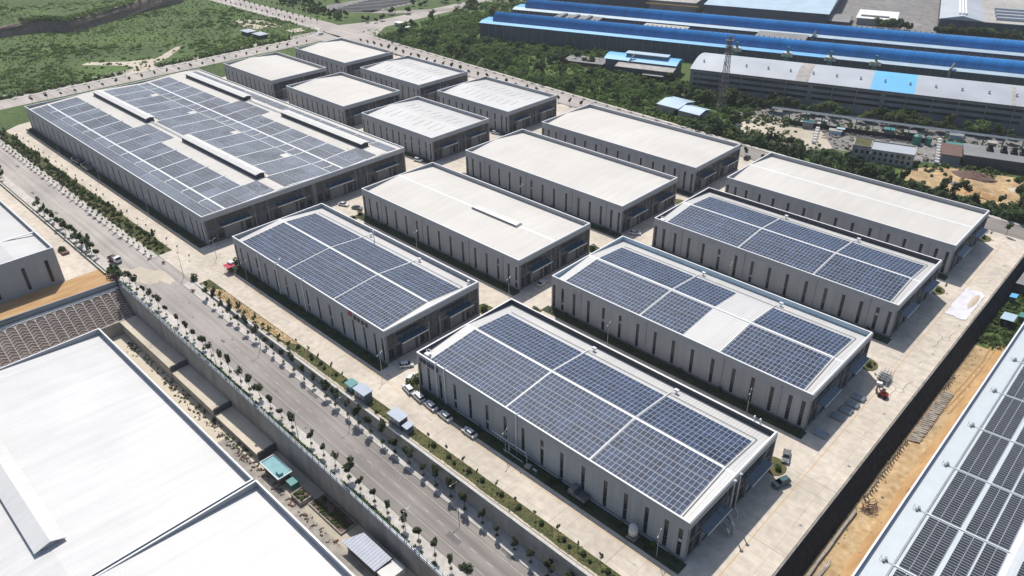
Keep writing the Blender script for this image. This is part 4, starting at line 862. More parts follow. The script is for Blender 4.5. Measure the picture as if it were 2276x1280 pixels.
while x < -55:
    if not -236 < x < -230: k_ = U(.75,1.15); T2[int(R()*5)]((x + U(-.5,.5), 81.9 + U(-.12,.12), road_z(x) + .13), U(0,6), (k_*U(.8,1.2), k_*U(.8,1.2), k_*U(.85,1.12)))
    x += 5.25
x = -444
while x < -263: T3[int(R()*2)]((x + U(-.3,.3), 81.8, .13), U(0,6), U(.85,1.1)); x += 5.0
x = -452
while x < -264:
    T4[int(R()*3)]((x, 86.0 + U(-1.2,1.4), .1), U(0,6), U(.65,1.1)); x += U(2.6, 4.4)
for x, s_ in [(-338,1.0),(-331,.9),(-325,1.0),(-320,.95),(-313,1.05),(-308,1),(-303,1.1),(-297,.9),(-292,1.1),(-287,1.15),(-282,1.1),(-277,.8),(-398,1.1),(-393,1),(-389,1.1),(-384,.9)]: T5[int(R()*2)]((x, 67.6, .12), U(0,6), s_)
for x in (-258.5, -256, -252.8): T5[int(R()*2)]((x, 67.2, .12), U(0,6), U(.9,1.1))
x = -176
while x < -60:
    if not (-150 < x < -119): 
        T6[int(R()*2)]((x, 87.4 + U(-.2,.3), .1), U(0,6), U(.8,1.2))
        S1((x + U(1,2.4), 87.2, .1), U(0,6), U(.8,1.15)); 
        if R() < .4: S1((x + U(3,4.5), 86.6, .1), U(0,6), U(.6,1))
    x += U(5, 7)
for x in range(-228, -176, 5): T4[int(R()*3)]((x + U(-1,1), 84.9 + U(-.1,.9), .1), U(0,6), U(.45,.75))
x = -440
while x < -250: T6[int(R()*2)]((x, 90.4, .0), U(0,6), U(.7,1.0), label='thin sapling at the edge of the yard beside the huge solar hall', group='saplings before the huge hall'); x += U(6, 10)
x = -470
while x < -20:
    if not -160 < x < -145: T7[int(R()*2)]((x, fy(x) + 1.1, .13), U(0,6), U(.7,1.0))
    T7[int(R()*2)]((x + 3, fy(x) - 17.5 + (x + 475)*.012, .0), U(0,6), U(.8,1.1), label='small dark tree between the back road and the factory halls', group='trees between back road and halls'); x += 8.5
for y in range(112, 300, 8): T7[int(R()*2)]((-514.2, y, .13), U(0,6), U(.6,.85), label='small dark tree on the meadow side of the side road', group='trees along the meadow sidewalk'); T7[int(R()*2)]((-495.5, y + 3, 0), U(0,6), U(.6,.85), label='small dark tree on the works side of the side road', group='trees along the side road by the works')
for x in range(-860, -550, 9):
    for dx, y, lab in ((0, 333, 'meadow edge'), (4, 344, 'middle line'), (2, 357, 'far edge')): T7[int(R()*2)]((x + dx, y - (x+545)*.012, .0 if y > 340 else .13), U(0,6), U(.6,.85), label='small dark tree on the ' + lab + ' of the road leaving the junction', group='trees on the ' + lab + ' of the junction road')
for X in (XA, XB):
    for r_ in (1, 2, 3, 4):
        for k in range(9): S2((X[0] + 6 + k*9 + U(-2,2), YR[r_][0] - 1.2 + U(-.3,.3), .1), U(0,6), U(.6,1.2))
for cx, cy, s_ in ((-46.6,138.6,1.2),(-47.2,194.2,1.3),(-46.8,250,1.3),(-47.5,300.5,1.2),(-136.4,98.6,1.6),(-136.2,101.4,1.8),(-135.9,149.6,1.7),(-148.6,139.6,1.8),(-148.4,195,1.8),(-236,155,1.5),(-236.2,100.6,1.7),(-236,84.6,1.9),(-134,85.2,.8)):
    S2((cx, cy, .08), U(0,6), s_, 'leafy shrub on a small lawn at a hall corner', 'shrubs at the hall corners')
for cx, cy in ((-45.3,192.4),(-45.4,251.5),(-45.6,302)): T6[0]((cx, cy, .08), U(0,6), 1.0, 'thin sapling on a small lawn at a hall gable', 'saplings at the hall gables')
# ground cover joined as stuff
gc = MB()
for _ in range(2200):
    x = U(-232,-35); gc.leaves((x, U(84.9, 88.3), .14), (.3,.3,.06), 1, .32)
for _ in range(1500): gc.leaves((U(-455,-264), U(84.4, 89.1), .16), (.4,.4,.1), 1, .45)
stuff('lawn_tufts', gc, 'leaf_green', 'short grass tufts growing on the roadside lawns', 'grass')
wv = MB()
for _ in range(520):
    x = random.choice((U(-252,-60), random.gauss(-178, 7), random.gauss(-146, 6), random.gauss(-112, 5))); r_ = U(.2,.6); wv.leaves((x, 66.35 + U(-.1,.35), road_z(x) + .35), (r_, .35, r_*.8), 16, .3)
stuff('wall_top_weeds', wv, 'leaf_green', 'green weeds growing along the fence of the tall wall', 'weeds')
hb = MB()
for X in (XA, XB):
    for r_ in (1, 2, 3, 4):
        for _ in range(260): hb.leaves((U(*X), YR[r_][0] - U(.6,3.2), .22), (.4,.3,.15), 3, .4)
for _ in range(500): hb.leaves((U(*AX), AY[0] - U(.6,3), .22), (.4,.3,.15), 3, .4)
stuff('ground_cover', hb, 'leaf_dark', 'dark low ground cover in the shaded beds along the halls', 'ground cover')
# ------------------------------------------------------------------ vehicles
def car_meshes(kind):
    """side profile lofted over the width; returns dict of part builders"""
    if kind == 'sedan': L_, W_, body, cab = 4.7, 1.82, [(-2.35,.35),(-2.3,.78),(-1.55,.92),(1.0,.95),(2.1,.80),(2.34,.62),(2.35,.33)], [(-1.75,.92),(-1.05,1.42),(.35,1.44),(1.15,.95)]
    elif kind == 'suv': L_, W_, body, cab = 4.6, 1.88, [(-2.3,.4),(-2.28,1.0),(-1.9,1.08),(1.0,1.08),(2.05,.95),(2.28,.75),(2.3,.4)], [(-2.15,1.06),(-1.85,1.68),(.3,1.70),(1.15,1.08)]
    else: L_, W_, body, cab = 4.2, 1.76, [(-2.1,.36),(-2.08,.9),(-1.7,.98),(.95,.98),(1.85,.84),(2.08,.65),(2.1,.36)], [(-1.98,.96),(-1.5,1.50),(.3,1.52),(1.15,.98)]
    return L_, W_, body, cab
def make_car(kind, paint, label, group=None, name='parked_car'):
    L_, W_, body, cab = car_meshes(kind); t = thing(name, label, 'car', (0,0,0), group); hw = W_/2
    b = MB(); n_ = len(body); rings = []
    for yy, sc in ((-hw, .93), (-hw*.9, 1), (hw*.9, 1), (hw, .93)): rings.append([(x*(.985 if sc < 1 else 1), yy, .35 + (z-.35)*sc if z > .5 else z) for x, z in body])
    vv = [p_ for r_ in rings for p_ in r_]; ff = []
    for k in range(3):
        for i in range(n_-1): ff.append((k*n_+i, k*n_+i+1, (k+1)*n_+i+1, (k+1)*n_+i))
    ff += [tuple(range(n_)), tuple(range(4*n_-1, 3*n_-1, -1)), (0, n_, 2*n_, 3*n_, 4*n_-1, 3*n_-1, 2*n_-1, n_-1)]
    b.add(vv, ff); b.build('body', paint, t)
    g_ = MB(); (xa,za),(xb,zb),(xc,zc),(xd,zd) = cab; wi, wt = hw*.93, hw*.72
    g_.add([(xa,-wi,za),(xd,-wi,zd),(xd,wi,zd),(xa,wi,za),(xb,-wt,zb),(xc,-wt,zc),(xc,wt,zc),(xb,wt,zb)], [(0,1,5,4),(1,2,6,5),(2,3,7,6),(3,0,4,7),(4,5,6,7)]); gl = g_.build('windows', 'car_glass', t)
    r_ = MB(); r_.add([(xb-.12,-wt-.04,zb-.04),(xc+.1,-wt-.04,zc-.04),(xc+.1,wt+.04,zc-.04),(xb-.12,wt+.04,zb-.04),(xb,-wt*.9,zb+.05),(xc,-wt*.9,zc+.05),(xc,wt*.9,zc+.05),(xb,wt*.9,zb+.05)], [(4,5,6,7),(0,1,5,4),(1,2,6,5),(2,3,7,6),(3,0,4,7)])
    xm = (xb+xc)/2
    for s_ in (-1, 1): r_.add([(xm-.05,s_*(wi+.01),za),(xm+.05,s_*(wi+.01),za),(xm+.05,s_*(wt+.02),zb),(xm-.05,s_*(wt+.02),zb)], [(0,1,2,3)])
    r_.build('roof', paint, t)
    for xx in (-L_*.3, L_*.31):
        for s_ in (-1, 1):
            w1 = MB(); w1.cyl((xx, s_*(hw-.2), .33), (xx, s_*(hw+.01), .33), .33, 12); wo = w1.build('wheel', 'rubber', t); w2 = MB(); w2.cyl((xx, s_*(hw+.011), .33), (xx, s_*(hw+.03), .33), .2, 8); w2.build('rim', 'metal_grey', wo)
    for s_ in (-1, 1):
        l_ = MB(); l_.rbox((L_/2-.1, s_*hw*.72, .68), (.2,.34,.13)); l_.build('headlight', 'lamp_clear', t); l_ = MB(); l_.rbox((-L_/2+.06, s_*hw*.75, .78), (.12,.3,.14)); l_.build('tail_light', 'lamp_red', t); l_ = MB(); l_.rbox((xd-.2, s_*(hw+.08), za+.08), (.12,.2,.13)); l_.build('mirror', paint, t)
    return t
def car(kind, paint, label, x, y, deg, z=.004):
    t = make_car(kind, paint, label); t.location = (x, y, z); t.rotation_euler = (0,0,math.radians(deg)); return t
car('suv', 'car_white', 'white SUV first in the row of cars before the solar hall, nearest the shrubs', -135.0, 96.9, 168)
car('suv', 'car_white', 'white SUV second in the row of cars before the solar hall', -130.3, 96.6, 172)
car('sedan', 'car_white', 'white sedan in the middle of the row of cars before the solar hall', -125.0, 96.5, 174)
car('sedan', 'car_white', 'white sedan fourth in the row, parked at the edge of the hall shadow', -119.1, 96.4, 176)
car('sedan', 'car_white', 'white sedan standing alone past the end of the row of cars', -109.8, 96.4, 178)
car('hatch', 'car_white', 'white hatchback behind the car row, beside the corner shrubs', -138.4, 100.6, 120)
car('hatch', 'car_white', 'white hatchback in the shade of the red-logo hall gable', -143.9, 103.6, 55)
car('sedan', 'car_white', 'white sedan parked beside the gable of the huge solar hall', -248.1, 155.6, 20)
car('sedan', 'car_grey', 'dark grey sedan parked behind the lawn near the huge solar hall gable', -241.3, 157.4, 25)
car('sedan', 'car_white', 'white sedan in the shade before the vent-roofed hall gable', -146.0, 164.4, 100)
car('sedan', 'car_white', 'white sedan beside the gable of the plain hall behind the vent-roofed hall', -144.7, 215.8, 30)
car('sedan', 'car_grey', 'grey sedan by the round lawn at the gable of the hall with parked cars', -47.0, 143.6, 290)
car('suv', 'car_teal', 'dark teal SUV half in the hall shadow beside the concrete road', -43.8, 134.6, 250)
car('suv', 'car_white', 'white SUV on the paving beside the short streaked hall near the huge hall', -262.5, 207.8, 10)
car('hatch', 'car_white', 'white hatchback between the short halls near the back road', -262.0, 258.2, 15)
car('suv', 'car_dark', 'black van parked behind the plain halls at the back road', -151.3, 312.8, 95, .004)
car('sedan', 'car_white', 'white car driving through the road junction', -514.1, 323.3, 100, .01)
car('hatch', 'car_white', 'white car parked beside the dark far shed wall', -57.0, 392.5, 20, .02)

def truck(label, x, y, deg, bedm, cabm='car_white', L_=7.6, cover=True, z=.004):
    t = thing('flatbed_truck', label, 'truck', (0,0,0)); b = MB(); b.box(-L_/2, L_/2 - 1.9, -1.15, 1.15, .75, 1.0); b.box(-L_/2, -L_/2+.1, -1.15, 1.15, 1.0, 1.7); b.box(-L_/2+.1, L_/2-1.9, -1.15, -1.05, 1.0, 1.7); b.box(-L_/2+.1, L_/2-1.9, 1.05, 1.15, 1.0, 1.7); b.box(L_/2-2.0, L_/2-1.9, -1.05, 1.05, 1.0, 1.9); b.build('bed', bedm, t)
    c = MB(); c.ext_y([(L_/2-1.75,.6),(L_/2,.6),(L_/2,1.5),(L_/2-.3,2.4),(L_/2-1.75,2.5)], -1.1, 1.1); c.build('cab', cabm, t); w_ = MB(); w_.add([(L_/2+.01,-.95,1.55),(L_/2+.01,.95,1.55),(L_/2-.25,.9,2.3),(L_/2-.25,-.9,2.3)], [(0,1,2,3)]); w_.build('windscreen', 'car_glass', t)
    if cover:
        c = MB(); c.leaves((-.9,0,1.6), (L_/2-1.6,1.0,.6), 120, .6); c.build('load', 'rubble', t)
    for xx in (-L_*.28, L_*.36):
        for s_ in (-1, 1): w1 = MB(); w1.cyl((xx, s_*.85, .45), (xx, s_*1.16, .45), .45, 12); w1.build('wheel', 'rubber', t)
    t.location = (x, y, z); t.rotation_euler = (0,0,math.radians(deg)); return t
truck('dark blue truck in the shade of the huge solar hall', -380.0, 98.0, 184, 'truck_blue', 'truck_blue')
truck('grey loaded truck in the shade of the huge solar hall', -368.4, 98.0, 182, 'metal_grey', 'car_grey')
truck('white pickup with an empty dark bed in the shade before the hall with parked cars', -75.7, 98.9, 180, 'car_grey', 'car_grey', 5.0, False)
truck('small truck with dark load on the street beside the site entrance', -269.8, 71.2, 10, 'brick_dark', 'car_white', 5.6)

# ------------------------------------------------------------------ street lamps
def lamp(name, label, h, arm, group, double=False):
    t = thing(name, label, 'street lamp', (0,0,0), group); b = MB(); b.cyl((0,0,-.1), (0,0,h), .10, 7, .06); b.build('pole', 'metal_grey', t); b = MB(); b.tube([(0,0,h-.3),(0,arm*.5,h),(0,arm,h+.1)], .045, 5)
    if double: b.tube([(0,0,h-.3),(0,-arm*.5,h),(0,-arm,h+.1)], .045, 5)
    b.build('arm', 'metal_grey', t); b = MB(); b.rbox((0,arm+.3,h+.1), (.2,.6,.08)); b.build('lamp_head', 'wall_pale', t)
    if double: b = MB(); b.rbox((0,-arm-.3,h+.1), (.2,.6,.08)); b.build('lamp_head', 'wall_pale', t)
    return t
LA = Spawner(lamp('street_lamp', 'yard lamp with two pale arms beside a hall wall', 7.5, .9, 'yard lamps beside the halls', True)); LB = Spawner(lamp('street_lamp', 'tall street lamp with one arm over the street', 8.5, 1.6, 'lamps along the front street'))
for x, y, a_ in ((-145.8,96.2,.4),(-245,97.6,.3),(-148.0,150.4,.3),(-62.2,151.6,.3),(-98.1,97.6,.3),(-53.1,97.3,.3),(-196,151.2,.3),(-222,97,.3),(-300,96.8,.3),(-350,96.8,.3),(-100,207.4,.3),(-196,207.4,.3),(-400,96.8,.3),(-108,151.4,.3)): LA((x, y, 0), a_)
for x, y, a_ in ((-99.9,66.9,0),(-144.5,67.2,0),(-187.5,67,0),(-230,67,0),(-97.9,81.0,math.pi),(-141,81,math.pi),(-186.5,81,math.pi),(-240.5,83,math.pi),(-285,67,0),(-330,67,0),(-60,81,math.pi)): LB((x, y, road_z(x) + .13), a_)

# ------------------------------------------------------------------ small things in the works
def kiosk(label, x, y, w_, d_, h_, roofm='kiosk_roof', wallm='kiosk_wall', base=.7):
    t = thing('kiosk', label, 'kiosk', (x, y, .1)); b = MB(); b.box(x-w_/2-.15, x+w_/2+.15, y-d_/2-.15, y+d_/2+.15, .08, base); b.build('plinth', 'wall_stone', t); b = MB(); b.box(x-w_/2, x+w_/2, y-d_/2, y+d_/2, base, base+h_); b.build('wall', wallm, t)
    b = MB(); b.add([(x-w_/2-.3,y-d_/2-.3,base+h_),(x+w_/2+.3,y-d_/2-.3,base+h_),(x+w_/2+.3,y+d_/2+.3,base+h_+.25),(x-w_/2-.3,y+d_/2+.3,base+h_+.25),(x-w_/2-.3,y-d_/2-.3,base+h_+.14),(x+w_/2+.3,y-d_/2-.3,base+h_+.14),(x+w_/2+.3,y+d_/2+.3,base+h_+.39),(x-w_/2-.3,y+d_/2+.3,base+h_+.39)], [(4,5,6,7),(0,1,5,4),(1,2,6,5),(2,3,7,6),(3,0,4,7),(3,2,1,0)]); b.build('roof', roofm, t)
    for k in range(3):
        b = MB(); b.box(x - w_/2 + w_*(k+.12)/3, x - w_/2 + w_*(k+.88)/3, y-d_/2-.04, y-d_/2-.01, base+.5, base+h_-.4); b.build('louver_panel', 'metal_grey', t)
    return t
kiosk('pale blue roofed transformer kiosk next to the teal cabinet', -141.2, 86.4, 4.6, 2.6, 2.3)
kiosk('pale blue roofed transformer kiosk standing alone beside a small grey annex', -126.2, 86.4, 4.6, 2.6, 2.3)
kiosk('small grey annex box beside the lone transformer kiosk', -122.0, 86.3, 1.7, 2.0, 1.3, 'kiosk_roof')
kiosk('teal roofed cabinet on the works lawn', -146.8, 86.6, 2.6, 2.0, 1.7, 'teal_box', 'teal_box', .35)
t = thing('market_stall', 'red canopied stall with a white box at the hall corner', 'stall', (-231.6, 96.2, 0))
b = MB(); b.add([(-234.0,94.6,2.5),(-230.4,94.6,2.5),(-230.0,97.6,2.7),(-233.6,97.6,2.7),(-234.0,94.6,2.58),(-230.4,94.6,2.58),(-230.0,97.6,2.78),(-233.6,97.6,2.78)], [(4,5,6,7),(0,1,5,4),(1,2,6,5),(2,3,7,6),(3,0,4,7),(3,2,1,0)]); b.build('canopy', 'stall_red', t)
b = MB(); b.rbox((-232.8,97.2,3.1), (2.2,1.5,.7), .1); b.build('roof_box', 'fabric_white', t)
for px, py in ((-233.7,95),(-230.7,95),(-230.4,97.2),(-233.4,97.2)): b = MB(); b.cyl((px,py,0), (px,py,2.55), .05, 6); b.build('leg', 'metal_grey', t)
b = MB(); b.box(-233.4, -230.9, 95.4, 97, .5, 1.1); b.build('counter', 'brick_dark', t)
t = thing('silo', 'white storage tank on a frame in the shade before the hall with parked cars', 'tank', (-59.9, 98.2, 0)); b = MB(); b.cyl((-59.9,98.2,1.3), (-59.9,98.2,3.3), 1.05, 16); b.cyl((-59.9,98.2,3.3), (-59.9,98.2,3.7), 1.05, 16, .5); b.build('tank', 'silo_white', t, True)
for a_ in (.8, 2.4, 3.9, 5.5): b = MB(); b.cyl((-59.9+.85*math.cos(a_),98.2+.85*math.sin(a_),0), (-59.9+.85*math.cos(a_),98.2+.85*math.sin(a_),1.4), .1, 6); b.build('leg', 'metal_grey', t)
b = MB(); b.box(-61, -58.8, 97.1, 99.3, .0, .25); b.build('base', 'concrete_old', t)
t = thing('steel_frame', 'dark steel pipe frame standing against the wall of the hall with parked cars', 'frame', (-96, 98.6, 0)); b = MB(); b.tube([(-104,98.9,3.0),(-92.6,98.9,3.0),(-91.8,98.6,2.4),(-91.8,98.6,.6)], .18, 7); b.build('upper_pipe', 'steel_pipe', t); b = MB(); b.tube([(-98.8,97.6,1.1),(-92.2,97.6,1.1)], .12, 6); b.build('lower_pipe', 'steel_pipe', t); b = MB(); b.tube([(-98,98.8,2.9),(-97.2,98,1.2)], .2, 7); b.build('bracket', 'metal_grey', t)
for px in (-98.6, -95.5, -92.3): b = MB(); b.cyl((px,97.6,0), (px,97.6,1.1), .08, 6); b.cyl((px,98.9,0), (px,98.9,3), .08, 6); b.build('post', 'metal_grey', t)
t = thing('pump_unit', 'small grey pump unit beside the steel pipe frame', 'machine', (-90.4, 97.9, 0)); b = MB(); b.rbox((-90.6,97.8,.6), (1.6,1.1,.9), .2); b.build('housing', 'metal_grey', t); b = MB(); b.cyl((-89.3,98.1,.5), (-88,98.1,.5), .3, 10); b.build('motor', 'steel_pipe', t); b = MB(); b.box(-91.6,-87.8,97.3,98.6,0,.15); b.build('base', 'frame_dark', t)
t = thing('water_pipe', 'long pale pipe running low along the wall of the hall with parked cars', 'pipe', (-90, 99.6, 0)); b = MB(); b.tube([(-120,99.9,.55),(-52,99.9,.55)], .12, 6); b.build('pipe', 'steel_pipe', t); b = MB()
for px in range(-119, -52, 6): b.box(px-.08, px+.08, 99.82, 99.98, .1, .45)
b.build('supports', 'metal_grey', t)
o = S1((-83.4, 97.8, 0), 0, 1.3, 'bright green bushy plant in the shade before the hall with parked cars', 'potted plants'); 
random.seed(8)
# metal bundles, machines, tarpaulin on the east road
for i, (x, y, lab) in enumerate(((-44.0,157.4,'bundle of bright metal tubes lying alone in the shade before the bare-bay hall gable'),(-43.6,166.6,'bundle of metal tubes next to the lone one before the bare-bay hall gable'),(-43.2,170.4,'middle bundle of metal tubes before the bare-bay hall gable'),(-42.9,174.0,'long bundle of metal tubes before the bare-bay hall gable'),(-42.8,177.8,'bundle of metal tubes next to the red machine'))):
    t = thing('tube_bundle', lab, 'tubes', (x, y, 0)); 
    for k in range(7): b = MB(); b.cyl((x-2.2+U(-.2,.2), y-1.1+k*.36, .35), (x+1.2+U(-.2,.2), y-1.1+k*.36, .35), .14, 6); b.cyl((x-2.1, y-1.0+k*.33, .62), (x+1.1, y-1.0+k*.33, .62), .12, 6); b.build('tube', 'steel_pipe', t)
    for dx in (-1.8, .8): b = MB(); b.box(x+dx-.08, x+dx+.08, y-1.4, y+1.4, 0, .2); b.build('bearer', 'log_pale', t)
t = thing('frame_stack', 'stack of thin grey metal frames beside the red machine', 'frames', (-41.2, 190.5, 0))
for k in range(12):
    b = MB(); cx, cy, z = -41.4 + U(-.4,.4), 190.5 + U(-.8,.8), .12 + k*.16
    for sx in (-1.3, 0, 1.3): b.rbox((cx+sx, cy, z), (.07, 3.6, .09), .06)
    for sy in (-1.6, -.5, .6, 1.7): b.rbox((cx, cy+sy, z), (2.7, .07, .09), .06)
    b.build('frame', 'metal_grey', t)
for k in range(4): b = MB(); b.tube([(-42.3+k*.8, 191.8, .1), (-42.3+k*.8, 192.6, 3.0)], .05, 5); b.build('upright', 'metal_grey', t)
t = thing('crate', 'white crate beside the stack of metal frames', 'crate', (-41.6, 187.4, 0)); b = MB(); b.rbox((-41.6,187.4,.45), (1.4,1.1,.9), .3); b.build('box', 'container_white', t); b = MB(); b.rbox((-41.6,187.4,.94), (1.5,1.2,.07), .3); b.build('lid', 'fabric_white', t)
t = thing('loader', 'dark red wheeled loader standing on the concrete east road', 'machine', (-38.9, 183, 0)); b = MB(); b.ext_y([(-40.1,.5),(-37.8,.5),(-37.7,1.2),(-38.3,1.5),(-39.9,1.45)], 182.4, 183.7); b.build('chassis', 'machine_red', t); b = MB(); b.ext_y([(-39.6,1.48),(-38.6,1.52),(-38.7,2.4),(-39.5,2.4)], 182.55, 183.55); b.build('cab', 'car_glass', t); b = MB(); b.tube([(-39.8,183,1.4),(-40.6,183.6,2.3),(-41.0,183.9,1.4)], .14, 6); b.build('boom', 'rust', t); b = MB(); b.rbox((-41.1,184,.9), (.5,1.3,.6), .3); b.build('bucket', 'frame_dark', t)
for px, py in ((-39.7,182.25),(-39.7,183.85),(-38.2,182.25),(-38.2,183.85)): b = MB(); b.cyl((px,py-.14,.45), (px,py+.14,.45), .45, 10); b.build('wheel', 'rubber', t)
t = thing('tarpaulin', 'pale rectangular tarpaulin spread on the concrete east road with drying grain', 'tarpaulin', (-37.6, 247.5, 0)); b = MB(); nx, ny = 10, 26; vv = []
for i in range(nx+1):
    for j in range(ny+1):
        u_, v_ = i/nx, j/ny; e = (i in (0,nx) or j in (0,ny)); x = -40.8 + 6.2*u_ + .3*(1-v_)*0 + (U(-.15,.15) if e else 0); y = 237.2 + 21*v_ + (U(-.5,.5) if e else 0); vv.append((x, y, .02 + (.22*R() if e else .06*R())))
b.add(vv, [(i*(ny+1)+j, (i+1)*(ny+1)+j, (i+1)*(ny+1)+j+1, i*(ny+1)+j+1) for i in range(nx) for j in range(ny)]); b.build('sheet', 'tarp_white', t)
b = MB(); n_ = 14; c_ = (-36.2, 251.0); ring = [(c_[0]+1.0*math.cos(k*6.283/n_)*U(.8,1.1), c_[1]+5.6*math.sin(k*6.283/n_)*U(.8,1.1), .1) for k in range(n_)]; b.add(ring + [(c_[0], c_[1], .42)], [(k, (k+1) % n_, n_) for k in range(n_)]); b.build('grain_heap', 'tarp_sand', t)
# sheds below the east wall
for x, y, w_, d_, h_, wm, rm, lab in ((-26.0,255,3.2,4.6,2.6,'black','blue_pale','dark cabin with a pale flat roof on the green plot below the east wall'),(-27.6,286,4.6,15,3.4,'facade_dark','grey_roof_dark','long dark roofed shed on the green plot below the east wall'),(-28.5,271,1.5,2.6,2.2,'teal_box','blue_light','small blue box hut between the sheds below the east wall'),(-23.0,260,1.6,3,2.2,'green_box','green_box','small green hut beside the bluish white hall')):
    t = thing('shed', lab, 'shed', (x, y, KZ)); b = MB(); b.box(x-w_/2, x+w_/2, y-d_/2, y+d_/2, KZ, KZ+h_); b.build('wall', wm, t); b = MB(); b.add([(x-w_/2-.3,y-d_/2-.3,KZ+h_),(x+w_/2+.3,y-d_/2-.3,KZ+h_+.25),(x+w_/2+.3,y+d_/2+.3,KZ+h_+.25),(x-w_/2-.3,y+d_/2+.3,KZ+h_),(x-w_/2-.3,y-d_/2-.3,KZ+h_+.12),(x+w_/2+.3,y-d_/2-.3,KZ+h_+.37),(x+w_/2+.3,y+d_/2+.3,KZ+h_+.37),(x-w_/2-.3,y+d_/2+.3,KZ+h_+.12)], [(4,5,6,7),(0,1,5,4),(1,2,6,5),(2,3,7,6),(3,0,4,7),(3,2,1,0)]); b.build('roof', rm, t); b = MB(); b.box(x-.5, x+.5, y-d_/2-.06, y-d_/2-.01, KZ+.05, KZ+2); b.build('door', 'frame_dark', t)
gp = MB()
for _ in range(420): gp.leaves((U(-31,-21.5), U(238, 300), KZ + .3), (.9,.9,.5), 12, .5)
stuff('plot_weeds', gp, 'leaf_green', 'weeds and low bushes on the plot below the east wall', 'weeds')

# ------------------------------------------------------------------ lower yard beside the tall wall
t = thing('hut', 'square hut with a flat teal roof at the foot of the tall wall', 'hut', (-146.6, 60.4, LOW)); b = MB(); b.box(-150.4,-142.6,58.8,62.0,LOW,LOW+2.7); b.build('wall', 'brick_dark', t); b = MB(); b.box(-151.1,-141.9,58.2,62.5,LOW+2.7,LOW+2.95); r_ = b.build('roof', 'teal_roof', t); b = MB(); b.box(-151.1,-141.9,58.2,58.4,LOW+2.953,LOW+3.2); b.box(-151.1,-141.9,62.3,62.5,LOW+2.953,LOW+3.2); b.box(-151.1,-150.9,58.4,62.3,LOW+2.953,LOW+3.2); b.box(-142.1,-141.9,58.4,62.3,LOW+2.953,LOW+3.2); b.build('roof_kerb', 'trim_white', r_); b = MB(); b.box(-144.6,-142.8,59.2,60.3,LOW+2.953,LOW+3.7); b.build('roof_hatch', 'teal_roof', t); b = MB(); b.box(-147.2,-146.2,58.72,58.79,LOW+.05,LOW+2.1); b.build('door', 'frame_dark', t)
t = thing('equipment_box', 'green metal box beside the teal roofed hut', 'box', (-140.2, 61, LOW)); b = MB(); b.box(-141.4,-138.8,60,62.2,LOW+.15,LOW+1.9); b.build('housing', 'green_box', t); b = MB(); b.box(-141.55,-138.65,59.85,62.35,LOW+1.903,LOW+2.02); b.build('lid', 'teal_box', t); b = MB(); b.box(-141.3,-138.9,60.1,62.1,LOW,LOW+.15); b.build('base', 'concrete_old', t)
def planter(lab, x0, x1, y0, y1, h_):
    t = thing('planter_bed', lab, 'planter', ((x0+x1)/2, (y0+y1)/2, LOW)); b = MB(); b.box(x0,x1,y0,y0+.3,LOW,LOW+h_); b.box(x0,x1,y1-.3,y1,LOW,LOW+h_); b.box(x0,x0+.3,y0+.3,y1-.3,LOW,LOW+h_); b.box(x1-.3,x1,y0+.3,y1-.3,LOW,LOW+h_); b.build('wall', 'concrete_old', t); b = MB(); b.box(x0+.3,x1-.3,y0+.3,y1-.3,LOW,LOW+h_-.2); b.build('soil', 'brick_dark', t); b = MB()
    for _ in range(int((x1-x0)*5)): b.leaves((U(x0+.5,x1-.5), U(y0+.5,y1-.5), LOW+h_), (.5,.4,.35), 14, .34)
    b.build('plants', 'leaf_green', t)
planter('raised concrete planter beside the green metal box', -137.2, -132.6, 58.6, 62.2, 1.3); planter('long low planting bed at the foot of the tall wall', -131.8, -117.6, 60.2, 65.0, .55)
t = thing('shed', 'open shed with a grey corrugated roof beside the white container', 'shed', (-107.4, 61, LOW)); b = MB(); b.add([(-114.0,58.0,LOW+2.9),(-101.2,58.2,LOW+2.9),(-100.9,62.9,LOW+3.4),(-111.6,63.0,LOW+3.4),(-114.0,58.0,LOW+3.0),(-101.2,58.2,LOW+3.0),(-100.9,62.9,LOW+3.5),(-111.6,63.0,LOW+3.5)], [(4,5,6,7),(0,1,5,4),(1,2,6,5),(2,3,7,6),(3,0,4,7),(3,2,1,0)]); b.build('roof', 'shed_roof', t); b = MB(); b.box(-112.6,-101.6,58.6,62.4,LOW,LOW+2.85); b.build('wall', 'frame_dark', t)
t = thing('container', 'white container box at the end of the corrugated grey shed', 'container', (-98.9, 61.2, LOW)); b = MB(); b.box(-100.8,-97.2,58.6,63.6,LOW+.1,LOW+2.7); b.build('body', 'container_white', t); b = MB(); b.box(-100.9,-97.1,58.5,63.7,LOW+2.703,LOW+2.8); b.build('roof', 'container_white', t); b = MB(); b.box(-100,-98,58.54,58.59,LOW+.2,LOW+2.3); b.build('door', 'metal_grey', t)
sc_ = MB()
for _ in range(170): 
    x = U(-205,-115); s_ = U(.1,.4); sc_.rbox((x, 57.6 + random.gauss(0,.6), LOW + .05 + s_*.4), (s_*U(.6,4), s_, s_*.8), U(0,3), 0, U(-.3,.3))
stuff('yard_scrap', sc_, 'brick_dark', 'scattered scrap and stones along the path beside the lower halls', 'scrap')
sw_ = MB()
for _ in range(150): sw_.leaves((U(-238,-150), 58.6 + random.gauss(0,.8), LOW + .2), (.5,.4,.35), 10, .3)
stuff('yard_weeds', sw_, 'leaf_dark', 'dry weeds along the terrace walls in the lower yard', 'weeds')
